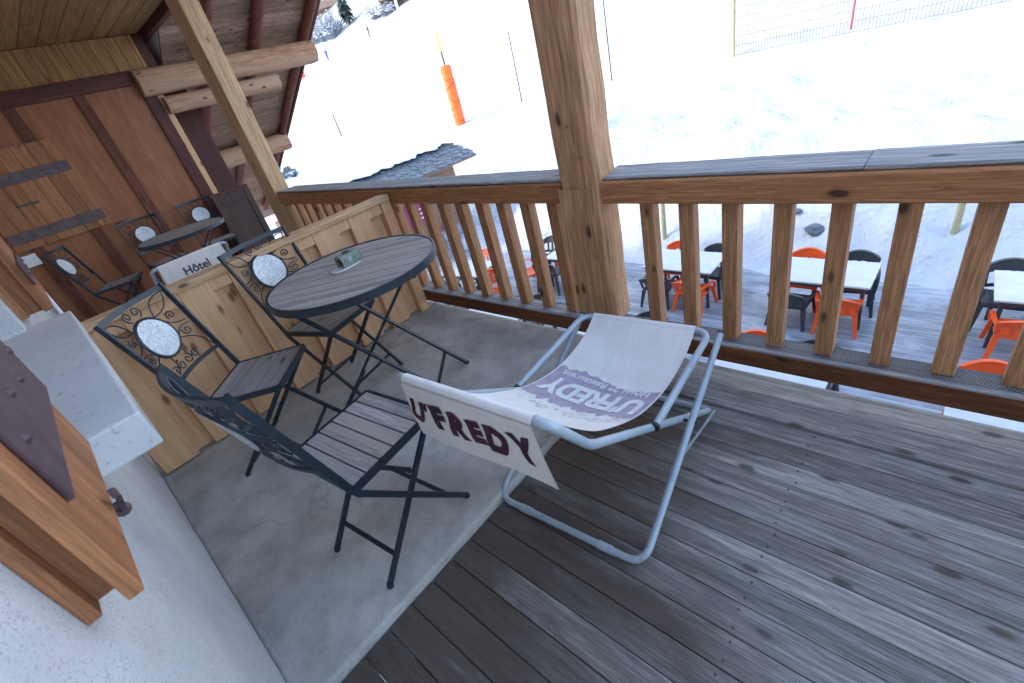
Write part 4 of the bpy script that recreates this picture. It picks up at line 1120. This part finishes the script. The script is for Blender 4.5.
def skier(x, y, jacket, label, rz):
    z = ground(x, y); t = thing('person', label, 'person', (x, y, z), R(rz))
    J = [(0, 0, .98), (0, -.02, 1.25), (0, .02, 1.47), (0, .05, 1.58), (0, .07, 1.72), (.10, 0, .92), (.13, .14, .52), (.12, .02, .06), (-.10, 0, .92), (-.13, .14, .52), (-.12, .02, .06),
         (.19, 0, 1.44), (.30, .10, 1.18), (.30, .34, 1.10), (-.19, 0, 1.44), (-.30, .10, 1.18), (-.30, .34, 1.10), (.12, .17, .03), (-.12, .17, .03)]
    E = [(0, 1), (1, 2), (2, 3), (3, 4), (0, 5), (5, 6), (6, 7), (0, 8), (8, 9), (9, 10), (2, 11), (11, 12), (12, 13), (2, 14), (14, 15), (15, 16), (7, 17), (10, 18)]
    RD = [.17, .18, .16, .07, .12, .12, .09, .07, .12, .09, .07, .09, .07, .05, .09, .07, .05, .06, .06]
    me = bpy.data.meshes.new('body'); me.from_pydata(J, E, []); o = bpy.data.objects.new('body', me); COL.objects.link(o); o.parent = t
    sk = o.modifiers.new('skin', 'SKIN')
    for v, r_ in zip(me.skin_vertices[0].data, RD): v.radius = (r_, r_)
    me.skin_vertices[0].data[0].use_root = True
    o.modifiers.new('sub', 'SUBSURF').levels = 1; me.materials.append(jacket)
    mb = MB(); mb.cone([(0, .07, 1.70), (0, .07, 1.78), (0, .07, 1.87)], [.13, .135, .06], 12); mb.build('helmet', M['poleblk'], t, smooth=True)
    for s in (1, -1):
        mb = MB(); mb.box(s * .12 - .045, s * .12 + .045, -.75, .85, .0, .025); mb.build('ski', M['polered'], t)
        mb = MB(); mb.tube([(s * .30, .34, 1.12), (s * .42, .15, .05)], .012, 5); mb.build('ski_stick', M['poleblk'], t)
    return t
skier(-91.8, 54.4, M['jacketblue'], 'skier in blue descending nearest the log end', 200)
skier(-79.4, 56.4, M['poleblk'], 'skier in dark clothes higher on the slope below the chalet', 160)
z = ground(-97.1, 50.9)
rb = thing('slope_banner', 'red upright banner on the slope beside the log end', 'banner', (-97.1, 50.9, z), R(30))
mb = MB(); mb.box(-.55, .55, -.05, .05, .0, 2.7, c=.02); mb.build('cloth', plain('pinkish red banner', (.75, .05, .10), .6), rb)
mb = MB(); mb.cone([(-.6, 0, -.2), (-.6, 0, 3.0)], [.05, .05], 8); mb.build('pole', M['poleblk'], rb)

# ------------------------------------------------------------------ light, world, camera
EL, AZ = 34, 225        # sun elevation; azimuth measured clockwise from +y
w = bpy.data.worlds.new('World'); SC.world = w; w.use_nodes = True
nt = w.node_tree; bg = nt.nodes['Background']; sky = nt.nodes.new('ShaderNodeTexSky'); sky.sky_type = 'NISHITA'; sky.sun_disc = False
sky.sun_elevation = R(EL); sky.sun_rotation = R(AZ); sky.air_density = 1.0; sky.dust_density = 1.0; sky.ozone_density = 1.0
nt.links.new(sky.outputs[0], bg.inputs[0]); bg.inputs[1].default_value = .15
sd = bpy.data.lights.new('Sun', 'SUN'); sd.energy = .5; sd.angle = R(12); sd.color = (1, .95, .88)
so_ = bpy.data.objects.new('Sun', sd); COL.objects.link(so_)
d = Vector((math.sin(R(AZ)) * math.cos(R(EL)), math.cos(R(AZ)) * math.cos(R(EL)), math.sin(R(EL))))
so_.rotation_euler = (-d).to_track_quat('-Z', 'Y').to_euler(); so_.location = (0, -10, 20)

cam = bpy.data.cameras.new('Camera'); co = bpy.data.objects.new('Camera', cam); COL.objects.link(co)
cam.sensor_width = 36; cam.lens = 36 * 455 / 1024; cam.clip_end = 2000; cam.clip_start = .05
RM = [[.73360382, .1909916, -.65218681], [.63784819, -.5246291, .56383863], [-.23446773, -.82963035, -.50669356]]
mt = Matrix([[RM[i][0], -RM[i][1], -RM[i][2], (0, 0, 1.6)[i]] for i in range(3)] + [[0, 0, 0, 1]])
co.matrix_world = mt
cam.dof.use_dof = True; cam.dof.focus_distance = 2.3; cam.dof.aperture_fstop = 5.0
SC.camera = co
SC.view_settings.view_transform = 'Standard'; SC.view_settings.look = 'None'; SC.view_settings.gamma = 1; SC.view_settings.exposure = 2.35
